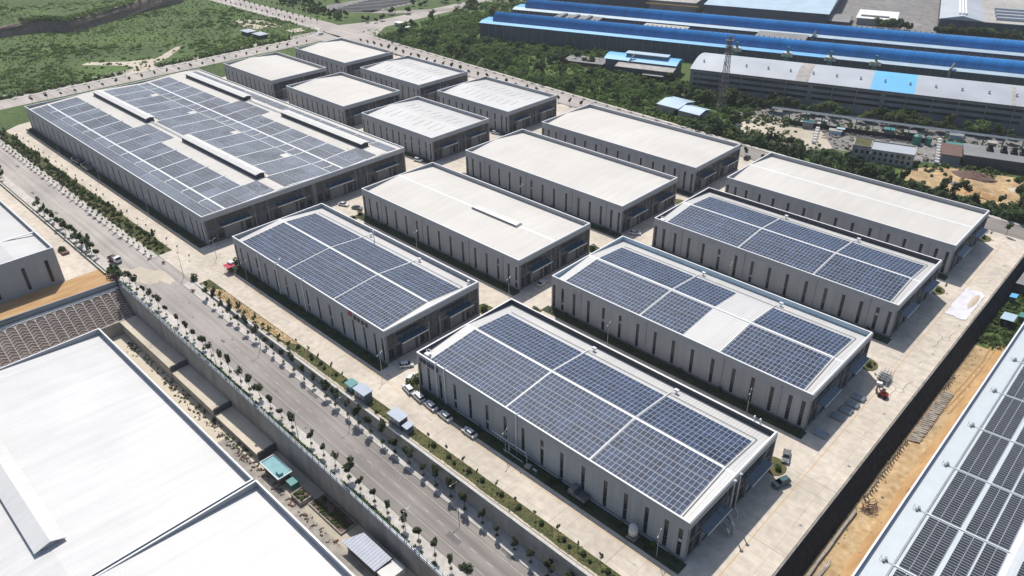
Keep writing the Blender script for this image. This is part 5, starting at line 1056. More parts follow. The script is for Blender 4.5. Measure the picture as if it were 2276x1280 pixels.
# left yard
t = thing('scrap_trailer', 'low trailer loaded with dark green scrap in the left yard', 'trailer', (-291.5, 61.2, 0)); b = MB(); b.box(-294,-288.4,59.8,62.2,.5,.75); b.build('bed', 'brick_dark', t); b = MB(); b.leaves((-292.2,61,1.2), (1.9,1.1,.7), 170, .5); b.build('load', 'leaf_dark', t)
for px in (-293, -289.4):
    for py in (59.8, 62.2): b = MB(); b.cyl((px,py-.12,.35), (px,py+.12,.35), .35, 10); b.build('wheel', 'rubber', t)
b = MB(); b.leaves((-262.6,67.2,.5), (3.6,1.3,1.0), 420, .5); tag(b.build('hedge_mound', 'leaf_dark'), 'dark green hedge mound at the corner of the left site entrance', 'hedge')
t = thing('rubble_heap', 'heap of broken brick and timber at the left site entrance', 'rubble', (-257.5, 66, 0)); b = MB()
for _ in range(60): s_ = U(.2,.7); b.rbox((-257.5+random.gauss(0,1.6), 65.9+random.gauss(0,.7), .15+U(0,.7)), (s_*U(1,4), s_*.6, s_*.5), U(0,3), 0, U(-.4,.4))
b.build('bricks', 'brick_dark', t)
for k, (x, y, z) in enumerate(((-229.5,80.9,.14),(-255.5,82.6,.14),(-190,84.0,-.1))):
    o = MB()
    for q_ in range(14): o.rbox((x+U(-.8,.8), y+U(-.4,.4), road_z(x)+.3+U(0,.4)), (U(.3,.6),.25,.2), U(0,3))
    tag(o.build('brick_heap', 'brick_dark'), ('heap of dark red bricks on the sidewalk corner opposite the red stall', 'heap of dark red bricks beside the verge of the huge solar hall', 'heap of dark bricks on the sidewalk below the sandy lawn')[k], 'bricks')
# ------------------------------------------------------------------ the older works beyond the back road (all set out on one rotated grid)
TH = math.radians(17.1); CT, ST = math.cos(TH), math.sin(TH)
def W(s_, n_, z=0.0): return (CT*s_ - ST*n_, ST*s_ + CT*n_, z)
XF = lambda p: W(*p)
def fthing(name, label, cat, s_, n_, group=None): return thing(name, label, cat, W(s_, n_, 0), group)
def fb(t, name, m, *boxes, parent=None):
    b = MB(XF)
    for bx in boxes: b.box(*bx)
    return b.build(name, m, parent or t)
def prof(t, name, m, pts, s0, s1, smooth=False):
    b = MB(XF); b.ext_x(pts, s0, s1); return b.build(name, m, t)
def vault_hall(label, s0, s1, n0, zb, strips, full=20, seed=1):
    t = fthing('mill_hall', label, 'factory', (s0+s1)/2, n0); fb(t, 'wall', 'wall_grey_blue', (s0, s1, n0, n0 + full, 0, zb - .2))
    for sa, sb, m in strips: prof(t, 'eave_roof', m, [(n0-.6, zb-.2), (n0+4, zb+1.0), (n0+4, zb+.8), (n0-.6, zb-.4)][::-1], sa, sb)
    pts = [(n0 + 10 + 6.2*math.cos(a_), zb + .8 + 5.6*math.sin(a_)) for a_ in [k*math.pi/18 for k in range(19)]]
    b = MB(XF); sv = s0 + 9
    n_ = len(pts); vv = [(sv, *p_) for p_ in pts] + [(s1, *p_) for p_ in pts]; b.add(vv, [(i, i+1, n_+i+1, n_+i) for i in range(n_-1)] + [tuple(range(n_))]); b.build('vault_roof', 'blue_vault', t, True)
    prof(t, 'back_roof', 'blue_light', [(n0+15.9, zb+.8), (n0+full+.5, zb-.1), (n0+full+.5, zb-.3), (n0+15.9, zb+.6)][::-1], s0, s1)
    fb(t, 'end_roof', 'blue_light', (s0 - .4, s0 + 9, n0 + 4, n0 + 16, zb + .4, zb + .85))
    cm = MB(XF); cm.box(-.25, .25, -.25, -.003, 0, zb - .45); 
    s_ = s0 + 1; k = 0
    while s_ < min(s1, 90): fb(t, 'wall_column', 'wall_old', (s_, s_ + .3, n0 - .25, n0 - .003, 0, zb - .45)); s_ += 6.2
    rt = MB(XF)
    s_ = sv + 3
    while s_ < min(s1, 90): rt.box(s_, s_ + .5, n0 + 10.5, n0 + 11.3, zb + 6.2, zb + 6.9); s_ += 3.2
    o = rt.build('ridge_bolts', 'rust', t); o['kind'] = 'stuff'
    return t
f1 = vault_hall('long blue vaulted mill hall with four green and white dust collectors', -281, 140, 501, 11, ((-281, -39.5, 'blue_light'), (-39.5, 140, 'blue_pale')))
f2 = vault_hall('farther long blue vaulted mill hall behind the one with dust collectors', -279, 150, 551, 11.5, ((-279, -30, 'blue_pale'), (-30, 150, 'blue_pale')))
for i, s_ in enumerate((-93.6, -62.4, -37.4, -12)):
    t = fthing('dust_collector', ('green and white dust collector behind the lattice tower, on the blue mill hall', 'second green and white dust collector along the blue mill hall', 'third green and white dust collector along the blue mill hall', 'green and white dust collector above the bright blue roof patch')[i], 'dust collector', s_, 498)
    fb(t, 'tower', 'green_box', (s_-1.5, s_+1.5, 497, 500.2, 0, 9.5)); fb(t, 'stack', 'teal_box', (s_-.7, s_+.7, 498.2, 499.6, 12.2, 15.5)); b = MB(XF); b.cyl((s_,498.8,9.5), (s_,498.8,12.2), 1.4, 10, 2.6); b.build('hopper', 'silo_white', t)
    for dx in (-2.4, 2.4): b = MB(XF); b.cyl((s_+dx,498,9.8), (s_+dx,498,12), .9, 8); b.build('filter', 'silo_white', t)
for s_, n_, lab in ((27.5, 499.4, 'grey vertical duct on the wall of the nearer blue mill hall'), (-55, 549.6, 'grey vertical duct on the wall of the farther blue mill hall')):
    t = fthing('duct', lab, 'duct', s_, n_); b = MB(XF); b.tube([(s_,n_,0),(s_,n_,11.4),(s_+1.5,n_+4,14.2)], .8, 8); b.build('pipe', 'wall_old', t); fb(t, 'footing', 'concrete_old', (s_-1.2, s_+1.2, n_-1.1, n_+.9, 0, .6))
t = fthing('annex_hall', 'flat grey roofed annex with three roof vents between the blue mill halls', 'building', -220, 530); fb(t, 'wall', 'wall_grey_blue', (-236, -203, 522, 548, 0, 11.5)); fb(t, 'roof', 'grey_roof_dark', (-237, -202, 521.5, 549, 11.5, 12))
for s_ in (-231, -221, -211): fb(t, 'roof_vent', 'wall_old', (s_-1.6, s_+1.6, 530, 545, 12, 13.4))
t = fthing('annex_hall', 'pale flat roofed annex between the blue mill halls', 'building', -153, 536); fb(t, 'wall', 'wall_grey_blue', (-168, -138, 523, 547, 0, 10.6)); fb(t, 'roof', 'wall_pale', (-169, -137, 522.5, 548, 10.6, 11))
t = fthing('annex_hall', 'dark grey flat annex beside the grey duct of the farther mill hall', 'building', -74, 540); fb(t, 'wall', 'wall_grey_blue', (-88, -58, 530, 546, 0, 12.5)); fb(t, 'roof', 'grey_roof_dark', (-89, -57, 529, 547, 12.5, 13))

t2 = fthing('old_hall', 'long old hall with an arched grey roof and one bright blue roof patch', 'factory', 10, 451)
fb(t2, 'wall', 'wall_old', (-105, 140, 432, 470, 0, 13.7))
A2 = [(431.6 + 38.8*k/12, 14.0 + 3.2*math.sin(math.pi*k/12)) for k in range(13)]
for sa, sb, m in ((-105.4, -48, 'grey_roof_old'), (-48, -41, 'wall_pale'), (-41, -10.1, 'grey_roof_old'), (-10.1, 10.9, 'blue_patch'), (10.9, 54, 'grey_roof_old'), (54, 56, 'wall_pale'), (56, 140, 'grey_roof_old')):
    b = MB(XF); n_ = len(A2); b.add([(sa, *p_) for p_ in A2] + [(sb, *p_) for p_ in A2], [(i, i+1, n_+i+1, n_+i) for i in range(n_-1)] + ([tuple(range(n_))] if sa < -100 else [])); b.build('roof_sheet', m, t2)
for k in range(4):
    z = 2.0 + k*3.0
    if k in (1, 2, 3):
        for sa, sb in ((-103, -40), (-38, -4), (-2, 60), (62, 138)): fb(t2, 'window_band', 'glass_dark', (sa, sb, 431.9, 431.997, z, z + 1.25))
for s_ in range(-100, 136, 12):
    b = MB(XF); b.cyl((s_, 441, 15.8), (s_, 441, 16.9), .35, 7); b.cyl((s_, 441, 16.9), (s_, 441, 17.6), .7, 8, .4); b.build('roof_ventilator', 'silo_white', t2)
    fb(t2, 'wall_column', 'concrete_old', (s_ - .2, s_ + .2, 431.55, 431.85, 0, 13.6))
fb(t2, 'eave_board', 'frame_dark', (-105.5, 140, 431.2, 431.58, 13.6, 14.0))
t = fthing('workshop', 'blue roofed workshop with a long roof monitor beside the shrubs', 'workshop', -143, 465); fb(t, 'wall', 'wall_grey_blue', (-166, -121, 457.5, 473, 0, 7.4)); P2 = [(457 + 17*k/8, 7.4 + 1.9*math.sin(math.pi*k/8)) for k in range(9)]; prof(t, 'roof', 'blue_light', P2[::-1], -167, -120)
fb(t, 'roof_monitor', 'wall_old', (-154, -128, 462.5, 467.5, 8.8, 10.7)); fb(t, 'monitor_roof', 'blue_pale', (-154.8, -127.2, 461.8, 468.2, 10.7, 10.95)); fb(t, 'lean_to', 'wall_grey_blue', (-152, -120.4, 450.5, 457.45, 0, 5.2)); prof(t, 'lean_to_roof', 'wall_pale', [(449.5, 5.2), (457.6, 6.2), (457.6, 6.45), (449.5, 5.45)], -157, -120); fb(t, 'porch_roof', 'wall_pale', (-138, -125, 446.5, 450.4, 2.9, 3.15))
b = MB(XF); b.cyl((-151,456,6), (-148,461,11), .5, 7); b.build('flue', 'wall_pale', t)
t = fthing('low_store', 'low flat brick store beside the blue roofed workshop', 'building', -178, 465); fb(t, 'wall', 'brick_dark', (-196, -169, 460, 474, 0, 2.2)); fb(t, 'roof', 'grey_roof_dark', (-196.5, -168.5, 459.5, 474.5, 2.2, 2.5))
for (x0, x1, y0, y1, h_, lab) in ((-223, -209, 343, 360, 3.8, 'pale blue tent roof with a raised gable among the shrubs'), (-212, -196, 343, 355, 3.2, 'long pale blue roofed tent among the shrubs')):
    t = thing('tent', lab, 'tent', ((x0+x1)/2, (y0+y1)/2, 0)); b = MB(); ym = (y0+y1)/2
    b.ext_x([(y0,h_),(ym,h_+1.4),(y1,h_),(y1,h_-.15),(ym,h_+1.25),(y0,h_-.15)], x0, x1); b.build('roof', 'blue_pale', t)
    b = MB(); b.box(x0+.4, x1-.4, y0+.5, y1-.5, 0, h_-.25); b.build('wall', 'wall_pale', t)
# lattice tower
bx, by, TH_ = -197.4, 367.6, 38.0; t = thing('lattice_tower', 'tall grey lattice mast with antennas rising from the trees', 'tower', (bx, by, 0))
hw = lambda z: 2.1 - 1.5*z/TH_
for sx in (-1, 1):
    for sy in (-1, 1): b = MB(); b.cyl((bx+sx*hw(0),by+sy*hw(0),0), (bx+sx*hw(TH_),by+sy*hw(TH_),TH_), .17, 5, .12); b.build('leg', 'mast_grey', t)
z = 0
while z < TH_ - 1:
    dz = 2.6; h0, h1 = hw(z), hw(z+dz); b = MB()
    for (ax, ay), (cx, cy) in (((-1,-1),(1,-1)),((1,-1),(1,1)),((1,1),(-1,1)),((-1,1),(-1,-1))):
        b.cyl((bx+ax*h0,by+ay*h0,z), (bx+cx*h1,by+cy*h1,z+dz), .08, 4); b.cyl((bx+cx*h0,by+cy*h0,z), (bx+ax*h1,by+ay*h1,z+dz), .08, 4); b.cyl((bx+ax*h1,by+ay*h1,z+dz), (bx+cx*h1,by+cy*h1,z+dz), .08, 4)
    b.build('brace', 'mast_grey', t); z += dz
for zz in (30, 33.5, 37): b = MB(); b.box(bx-1.9, bx+1.9, by-1.9, by+1.9, zz, zz+.15); b.build('platform', 'mast_grey', t)
for zz in (31, 34.5, 38):
    for k in range(6): a_ = k*1.047; b = MB(); b.rbox((bx+1.9*math.cos(a_), by+1.9*math.sin(a_), zz+.8), (.35,.25,2.0), a_); b.build('antenna', 'wall_old', t)
# grey yards behind the back road
b = MB(); b.poly([W(-70,404,.03), W(-70,430,.03), W(140,431,.03), W(140,393,.03)]); b.poly([W(-40,372,.02), W(-40,401,.02), W(36,400,.02), W(36,374,.02)]); struct('works_yard', b, 'yard_grey')
b = MB(); b.poly([(-182,342,.05),(-176,372,.05),(-150,382,.05),(-128,352,.05),(-140,336,.05)]); struct('gravel_yard', b, 'dirt_pale')
b = MB(); b.poly([(-94,345,.06),(-88,356,.06),(-79,364,.06),(-50,372,.06),(-20,370,.06),(-22,338,.06),(-55,333,.06),(-84,329,.06)]); struct('sand_yard', b, 'dirt')
random.seed(61)
for (cx, cy, rx, ry, h_, m, lab) in ((-68,360,9,5,2.6,'brick_dark','low dark red heap of earth beside the far dark shed'),(-66,350,11,6,1.6,'dirt','broad sandy heap in the dirt yard'),(-60,341,8,4,1.8,'dirt_orange','orange sandy heap beside the trees of the dirt yard'),(-71,346,3.2,2.4,1.3,'yard_grey','small grey gravel heap in the dirt yard'),(-46,356,8,4,1.4,'dirt_pale','pale heap of soil at the end of the dirt yard')):
    b = MB(); n_, mrg = 18, 5; vv = [(cx, cy, h_)]
    for r_ in range(1, mrg+1):
        for k in range(n_): q_ = r_/mrg; vv.append((cx + rx*q_*math.cos(k*6.283/n_)*U(.88,1.12), cy + ry*q_*math.sin(k*6.283/n_)*U(.88,1.12), h_*(1-q_)**.8*U(.8,1.15) + .01))
    ff = [(0, 1+k, 1+(k+1) % n_) for k in range(n_)] + [(1+(r_-1)*n_+k, 1+r_*n_+k, 1+r_*n_+(k+1) % n_, 1+(r_-1)*n_+(k+1) % n_) for r_ in range(1, mrg) for k in range(n_)]
    b.add(vv, ff); tag(b.build('earth_heap', m), lab, 'heap')
t = fthing('old_block', 'small stained concrete block with a flat green roof', 'building', -6, 368); fb(t, 'wall', 'wall_pale', (-10, -2.2, 363, 374.5, 0, 6.8)); fb(t, 'roof', 'lawn', (-9.6, -2.6, 363.4, 374.1, 6.6, 6.95)); fb(t, 'parapet', 'wall_old', (-10.1, -2.1, 362.9, 363.3, 6.8, 7.2), (-10.1, -2.1, 374.2, 374.6, 6.8, 7.2))
for k in range(3): fb(t, 'window', 'glass_dark', (-8.6 + k*2.3, -7.4 + k*2.3, 362.93, 362.99, 3.6, 5.2))
t = fthing('old_block', 'long stained pale concrete block behind the shrubs', 'building', 7, 368); fb(t, 'wall', 'wall_pale', (-1.9, 16, 364, 374.5, 0, 5.8)); fb(t, 'roof', 'grey_roof_old', (-2, 16.2, 363.8, 374.7, 5.8, 6.05)); fb(t, 'parapet', 'wall_pale', (-2.05, 16.25, 374.3, 374.75, 6.06, 6.6), (15.9, 16.25, 363.8, 374.2, 6.06, 6.6))
for k in range(7):
    for z in (1.0, 3.4): fb(t, 'window', 'glass_dark', (-.8 + k*2.4, .3 + k*2.4, 363.93, 363.99, z, z + 1.4))
for (a_, b_, n_, lab) in (((-147,378.5),(-137.4,352.2),8,'white barrel in the row along the left side of the grey yard'), ((-93.8,394.5),(-85,364),9,'white barrel in the row beside the teal water tank')):
    for k in range(n_):
        q_ = k/(n_-1); x, y = a_[0] + (b_[0]-a_[0])*q_, a_[1] + (b_[1]-a_[1])*q_; b = MB(); b.cyl((x-.9,y,.95), (x+.9,y,.95), .85, 9); b.box(x-.8, x+.8, y-.5, y+.5, 0, .3); tag(b.build('white_barrel', 'fabric_white'), lab, 'barrel', lab[:24] + ' group')
b = MB(); b.cyl((-101,384,0), (-101,384,4.2), 1.9, 14); b.cyl((-101,384,4.2), (-101,384,5), 1.9, 14, .5); b.cyl((-96.5,386.5,0), (-96.5,386.5,3.6), 1.4, 12); tag(b.build('water_tank', 'green_box'), 'teal green water tank pair behind the stained concrete block', 'tank')
b = MB(XF); b.box(-43, 20, 400.2, 400.6, 0, 2.2); tag(b.build('yard_wall', 'black'), 'long black wall at the back of the grey yard', 'wall')
t = fthing('long_shed', 'long dark shed with a flat grey roof and black machines on top', 'shed', 72, 384); fb(t, 'wall', 'facade_dark', (36, 120, 377, 392, 0, 4.8)); fb(t, 'roof', 'grey_roof_dark', (35.5, 120.5, 376.5, 392.5, 4.8, 5.1))
for k, s_ in enumerate((46, 51.5, 55.5, 59)):
    b = MB(XF); b.cyl((s_,387,5.1), (s_,387,8.0), 1.2, 9, .8); b.box(s_-1.4, s_+1.4, 385.4, 388.6, 5.103, 6.0); b.build('roof_machine', 'black', t)
t = fthing('loading_hut', 'rusty pink roofed hut at the end of the long dark shed', 'hut', 30, 384); fb(t, 'wall', 'wall_old', (27, 34.8, 376, 391, 0, 4)); fb(t, 'roof', 'brick_dark', (26.5, 35.2, 375.5, 391.5, 4, 4.3))
t = fthing('pipe_rack', 'long pipe rack on posts running past the old hall', 'pipe rack', 15, 402); b = MB(XF)
for dn, r_, z in ((-1.2,.3,7.2),(-.4,.22,7.15),(.4,.32,7.3),(1.1,.2,7.1)): b.cyl((-53,402+dn,z), (120,401+dn,z), r_, 6)
b.build('pipes', 'steel_pipe', t)
for s_ in range(-52, 120, 8): fb(t, 'post', 'green_box', (s_-.15, s_+.15, 400.4, 400.7, 0, 6.9), (s_-.15, s_+.15, 403.2, 403.5, 0, 6.9), (s_-.14, s_+.14, 400.4, 403.5, 6.6, 6.86))
# sheds at the top of the frame
t = fthing('far_shed', 'wide pale blue roofed shed behind the farther blue mill hall', 'building', -130, 660); fb(t, 'wall', 'wall_grey_blue', (-150, -56, 641, 760, 0, 9)); prof(t, 'roof', 'blue_pale', [(640, 9), (700, 13), (760, 9), (760, 8.8), (640, 8.8)][::-1], -151, -55)
t = fthing('far_shed', 'pale roofed shed with yellow crane rails next to the wide blue shed', 'building', -175, 660); fb(t, 'wall', 'wall_old', (-196, -158, 640, 720, 0, 9)); fb(t, 'roof', 'wall_pale', (-197, -157, 639, 721, 9, 9.5)); fb(t, 'crane_rail', 'machine_yellow', (-198, -154, 636, 637, 6.8, 7.4))
t = fthing('far_shed', 'pale blue shed at the back of the older works, left of the crane rails', 'building', -240, 670); fb(t, 'wall', 'wall_grey_blue', (-300, -200, 655, 740, 0, 10)); fb(t, 'roof', 'blue_pale', (-301, -199, 654, 741, 10, 10.5))
t = fthing('white_house', 'small white roofed building in the far paved yard', 'building', -22, 672); fb(t, 'wall', 'wall_pale', (-36, -9, 658, 690, 0, 4.6)); fb(t, 'roof', 'fabric_white', (-37, -8, 657, 691, 4.6, 5)); fb(t, 'skylight', 'frame_dark', (-34, -14, 664, 668, 5, 5.6))
t = fthing('far_shed', 'small dark grey shed beside the white roofed building', 'building', -48, 660); fb(t, 'wall', 'wall_grey_blue', (-55, -41, 645, 672, 0, 3.6)); prof(t, 'roof', 'grey_roof_dark', [(644, 3.6), (658, 5), (673, 3.6), (673, 3.4), (644, 3.4)][::-1], -56, -40)
t = fthing('far_hall', 'grey gabled hall with white roof tubes at the far right corner', 'building', 70, 690); fb(t, 'wall', 'wall_grey_blue', (20, 48, 652, 780, 0, 10)); b = MB(XF); b.ext_y([(19.5, 10), (34, 13), (48.5, 10)], 651.5, 780); b.build('roof', 'grey_roof_old', t)
fb(t, 'wing_wall', 'wall_grey_blue', (48.1, 160, 653, 780, 0, 9.4)); fb(t, 'wing_roof', 'wall_pale', (48.2, 160.5, 652.6, 780, 9.4, 9.8))
for s_ in (32.2, 34.2, 36.2): b = MB(XF); b.cyl((s_,658,13.2), (s_,775,13.2), .8, 7); b.build('roof_tube', 'fabric_white', t)
for n_ in (664, 676, 688, 700): b = MB(XF); b.cyl((56,n_,10.6), (155,n_,10.6), 1.6, 8); b.build('roof_tube', 'grey_roof_old', t)
b = MB(); b.poly([W(-60,610,.03), W(-60,800,.03), W(20,800,.03), W(20,610,.03)]); b.poly([W(-300,575,.03), W(-300,640,.03), W(160,640,.03), W(160,575,.03)]); b.poly([W(-300,521,.03), W(-300,551,.03), W(160,551,.03), W(160,521,.03)]); struct('far_yard', b, 'yard_grey')
# pale racks yard beyond the junction
b = MB(); b.poly([(-606,392,.03),(-585,373,.03),(-550,398,.03),(-552,452,.03),(-602,440,.03)]); struct('rack_yard', b, 'yard_grey')
for k in range(10):
    t0 = k/9; x0, y0, x1, y1 = -584 - 14*t0, 377 + 58*t0, -553 - 4*t0, 400 + 54*t0; t = thing('storage_rack', 'dark low storage rack in the rows on the pale yard beyond the junction', 'rack', ((x0+x1)/2, (y0+y1)/2, 0), 'storage racks beyond the junction'); L_ = math.hypot(x1-x0, y1-y0); a_ = math.atan2(y1-y0, x1-x0)
    b = MB(); b.rbox(((x0+x1)/2, (y0+y1)/2, .5), (L_, 1.5, .12), a_); b.build('shelf', 'facade_dark', t); b = MB(); b.rbox(((x0+x1)/2, (y0+y1)/2, .22), (L_*.98, .9, .42), a_); b.build('goods', 'facade_dark', t)
b = MB()
pts = [(-560,396,8),(-536,412,8),(-515,440,8),(-500,470,8),(-492,520,8),(-490,640,8)]
for (x0,y0,w0),(x1,y1,w1) in zip(pts, pts[1:]): b.quad((x0-w0*.5,y0+w0*.6,.03),(x0+w0*.5,y0-w0*.6,.03),(x1+w1*.6,y1-w1*.4,.03),(x1-w1*.6,y1+w1*.4,.03))
struct('far_road', b, 'concrete_old')
for x, y, lab in ((-493,382,'small white hut with a flat roof in the scrub beyond the junction'),(-477,375.5,'second small white hut lower in the scrub beyond the junction')):
    t = thing('hut', lab, 'hut', (x,y,0)); b = MB(); b.box(x-3,x+3,y-2,y+2,0,2.4); b.build('wall', 'wall_pale', t); b = MB(); b.box(x-3.6,x+3.6,y-2.6,y+2.6,2.4,2.65); b.build('roof', 'fabric_white', t)
for x, y, lab in ((-557,287,'low grey roofed hut among the roadside trees of the meadow'),(-541,288,'second low grey roofed hut among the roadside trees of the meadow')):
    t = thing('hut', lab, 'hut', (x,y,0)); b = MB(); b.box(x-5,x+5,y-3,y+3,0,2.6); b.build('wall', 'facade_dark', t); b = MB(); b.box(x-6,x+6,y-4,y+4,2.6,2.85); b.build('roof', 'grey_roof_old', t)
# ------------------------------------------------------------------ scrub, trees and meadow beyond the roads
random.seed(314)
def nval(x, y): return math.sin(x*.031 + 1.7)*math.cos(y*.043 - .6) + .6*math.sin(x*.083 - y*.061) + .35*math.sin(x*.19 + y*.23)
# dark earth bank at the far side of the meadow, plateau behind it
CL = [(-640,60),(-676,110),(-691,154),(-691,173),(-684,190),(-668,199),(-674,214),(-686,236),(-703,274),(-718,312),(-740,326)]
b = MB(); vv = []; cols_ = 8
for i, (x, y) in enumerate(CL):
    for k in range(cols_): q_ = k/(cols_-1); hgt = (0, 2.2, 5.0, 7.4, 8.6, 8.8, 8.9, 9)[k]*(.5 + .5*min(1, i/4)); vv.append((x - q_*7 + (U(-1.2,1.2) if 0 < k < 7 else 0), y + q_*2 + (U(-1,1) if 0 < k < 7 else 0), hgt - .05))
b.add(vv, [(i*cols_+k, i*cols_+k+1, (i+1)*cols_+k+1, (i+1)*cols_+k) for i in range(len(CL)-1) for k in range(cols_-1)]); struct('earth_bank', b, 'slope_soil')
b = MB(); top = [vv[i*cols_+cols_-1] for i in range(len(CL))]; b.add(top + [(-1800, y, z) for x, y, z in top], [(i, i+1, len(top)+i+1, len(top)+i) for i in range(len(top)-1)]); struct('plateau', b, 'grass_ground')
mw = MB(); cnt = 0
def tuft(mb, x, y, z, r_, h_, n_, leaf): mb.leaves((x, y, z + h_*.45), (r_, r_, h_*.6), n_, leaf, shell=.3)
while cnt < 4200:
    x, y = U(-900, -518), U(40, 333)
    if abs(y - 345) < 14 and x > -900 or (x > -566 and 160 < y < 240 and x < -516 and R() < .75): continue
    v_ = nval(x, y); q_ = v_ > .35 or (x > -560 and y < 300)
    onpl = False
    for (ax, ay), (bx_, by_) in zip(CL, CL[1:]):
        if ay <= y < by_: onpl = x < ax + (bx_-ax)*(y-ay)/(by_-ay) - 6
    z = 8.5 if onpl and y > 110 else 0
    if q_ or R() < .35:
        r_ = U(.6, 2.2) if q_ else U(.3, .9); tuft(mw, x, y, z, r_, r_*U(.3,.65), int(8 + r_*9), .6 + r_*.25); cnt += 1
for _ in range(420): # bushes on the bank edge
    i = int(R()*(len(CL)-1)); q_ = R(); x = CL[i][0] + (CL[i+1][0]-CL[i][0])*q_ - U(3,16); y = CL[i][1] + (CL[i+1][1]-CL[i][1])*q_; tuft(mw, x, y, 8.2 if i > 2 else 4, U(1,2.6), U(1.2,2.6), 26, 1.1)
for _ in range(260): # hedge beside the side road
    y = U(100, 300); 
    if 176 < y < 200: continue
    tuft(mw, -517.5 - abs(random.gauss(0, 2.5)), y, 0, U(.8,2), U(1,2.4), 24, .8)
for _ in range(16000): # tall grass
    x, y = U(-880, -517), U(45, 332)
    if (x > -570 and 160 < y < 240 and R() < .8): continue
    z = 8.6 if x < -712 and y > 120 else 0
    mw.leaves((x, y, z + .15), (.5,.5,.12), 1, U(.5, 1.5))
stuff('meadow_bushes', mw, 'leaf_meadow', 'wild bushes and tall weeds spread over the green meadow', 'bushes')
sb = MB(); cnt = 0
def nfar(x, y): return -ST*x + CT*y
while cnt < 3100:
    x, y = (U(-470, -172), U(325, 480)) if R() < .8 else (U(-506, -425), U(346, 560))
    if y < fy(x) + 3.5 or (nfar(x, y) > 498 and CT*x + ST*y > -288) or x < -474 - (y - 345)*.25 or (nfar(x, y) > 454 and CT*x + ST*y > -170) or (nfar(x, y) > 429 and CT*x + ST*y > -108) or (-224 < x < -194 and 342 < y < 361): continue
    if x > -182 and y > 334: continue
    r_ = U(.8, 2.3)*(1.15 + .5*nval(x*1.6, y*1.6)); r_ = max(.5, r_); tuft(sb, x, y, 0, r_, r_*U(.7,1.2), int(12 + r_*8), .55 + r_*.22); cnt += 1
for _ in range(500):
    x = U(-470, -190); tuft(sb, x, fy(x) + 2.6 + abs(random.gauss(0, 2)), 0, U(.5,1.1), U(.5,1.2), 12, .5)
for _ in range(7000):
    x, y = U(-500, -175), U(322, 500)
    if y > fy(x) + 2.4 and nfar(x, y) < 500 and not (nfar(x, y) > 429 and CT*x + ST*y > -170): sb.leaves((x, y, .2), (.5,.5,.15), 1, U(.6, 1.5))
stuff('scrub', sb, 'leaf_scrub', 'dense green scrub covering the land between back road and blue mill', 'scrub')
db = MB()
for _ in range(620): # dark shrub belt behind the plain halls
    x = U(-200, -22); y = fy(x) + 3 + abs(random.gauss(0, 1))*(9 if x < -95 else 5 if x > -60 else 4)
    if y > 346 and x > -180: continue
    r_ = U(.9, 2.6); tuft(db, x, y, 0, r_, r_*U(.8,1.5), int(16 + r_*9), .55 + r_*.25)
stuff('shrub_belt', db, 'leaf_dark', 'dark belt of shrubs along the far side of the back road', 'shrubs')
BT = [Spawner(make_tree('tree', 'bushy tree standing in the scrub beyond the back road', 'tree', 6.5, 2.9, .16, 520, .85, 'leaf_green', 'trees in the scrub', bare=.18, lobes=6, seed=s_)) for s_ in (51, 52)]
BD = [Spawner(make_tree('tree', 'large dark tree in the row before the old arched hall', 'tree', 9.0, 4.6, .24, 900, 1.0, 'leaf_green', 'trees before the old arched hall', bare=.2, lobes=7, seed=s_)) for s_ in (53, 54, 55)]
BU = [Spawner(make_tree('tree', 'dark pointed young tree in the shrub belt behind the plain halls', 'tree', 5.5, 1.5, .1, 260, .6, 'leaf_dark', 'trees in the shrub belt', bare=.15, lobes=5, seed=s_)) for s_ in (56, 57)]
random.seed(271)
for _ in range(105):
    while True:
        x, y = U(-470, -175), U(325, 480)
        if not (y < fy(x) + 6 or nfar(x, y) > 494 or (nfar(x, y) > 450 and CT*x + ST*y > -172) or (nfar(x, y) > 426 and CT*x + ST*y > -110) or (-226 < x < -193 and 338 < y < 364)): break
    BT[int(R()*2)]((x, y, 0), U(0,6), U(.5, 1.0))
s_ = -108
while s_ < 118:
    for n_ in ((425, 417) if R() < .6 else (422,)): 
        p_ = W(s_ + U(-3,3), n_ + U(-3,3)); BD[int(R()*3)]((p_[0], p_[1], 0), U(0,6), U(.5, .95))
    s_ += 6.6
for _ in range(46):
    x = U(-190, -26); BU[int(R()*2)]((x, fy(x) + 4 + abs(random.gauss(0, 6)), 0), U(0,6), U(.6, 1.25))
for x, y in ((-73,335.5),(-68,335),(-64.5,336),(-44,335),(-41,337),(-37,336)): BU[0]((x, y, 0), U(0,6), 1.25, 'dark pointed tree standing alone at the edge of the sandy yard', 'trees at the sandy yard')
for _ in range(26): BD[int(R()*3)]((U(-48, 0), U(326, 366), 0), U(0,6), U(.5,.9), 'dark bushy tree right of the sandy yard', 'trees right of the sandy yard')
for (sa, sb_, n_) in ((20, 42, 646), (48, 90, 644), (-20, 2, 648)):
    for k in range(7): p_ = W(sa + (sb_-sa)*k/6, n_ + U(-3,3)); BD[int(R()*3)]((p_[0], p_[1], 0), U(0,6), U(.6,.9), 'far tree before the sheds at the back of the older works', 'far trees before the back sheds')
for k in range(12): p_ = W(-290 - U(0,70), 540 + U(-60,120)); BT[int(R()*2)]((p_[0], p_[1], 0), U(0,6), U(.8,1.2))
for _ in range(60):
    x = U(-650, -545); y = 372 + (x+650)*.0 + U(-4, 10); BT[int(R()*2)]((x, y - (0 if x < -600 else 8), 0), U(0,6), U(.5,.9), 'dark tree along the far side of the junction road', 'trees beyond the junction road')

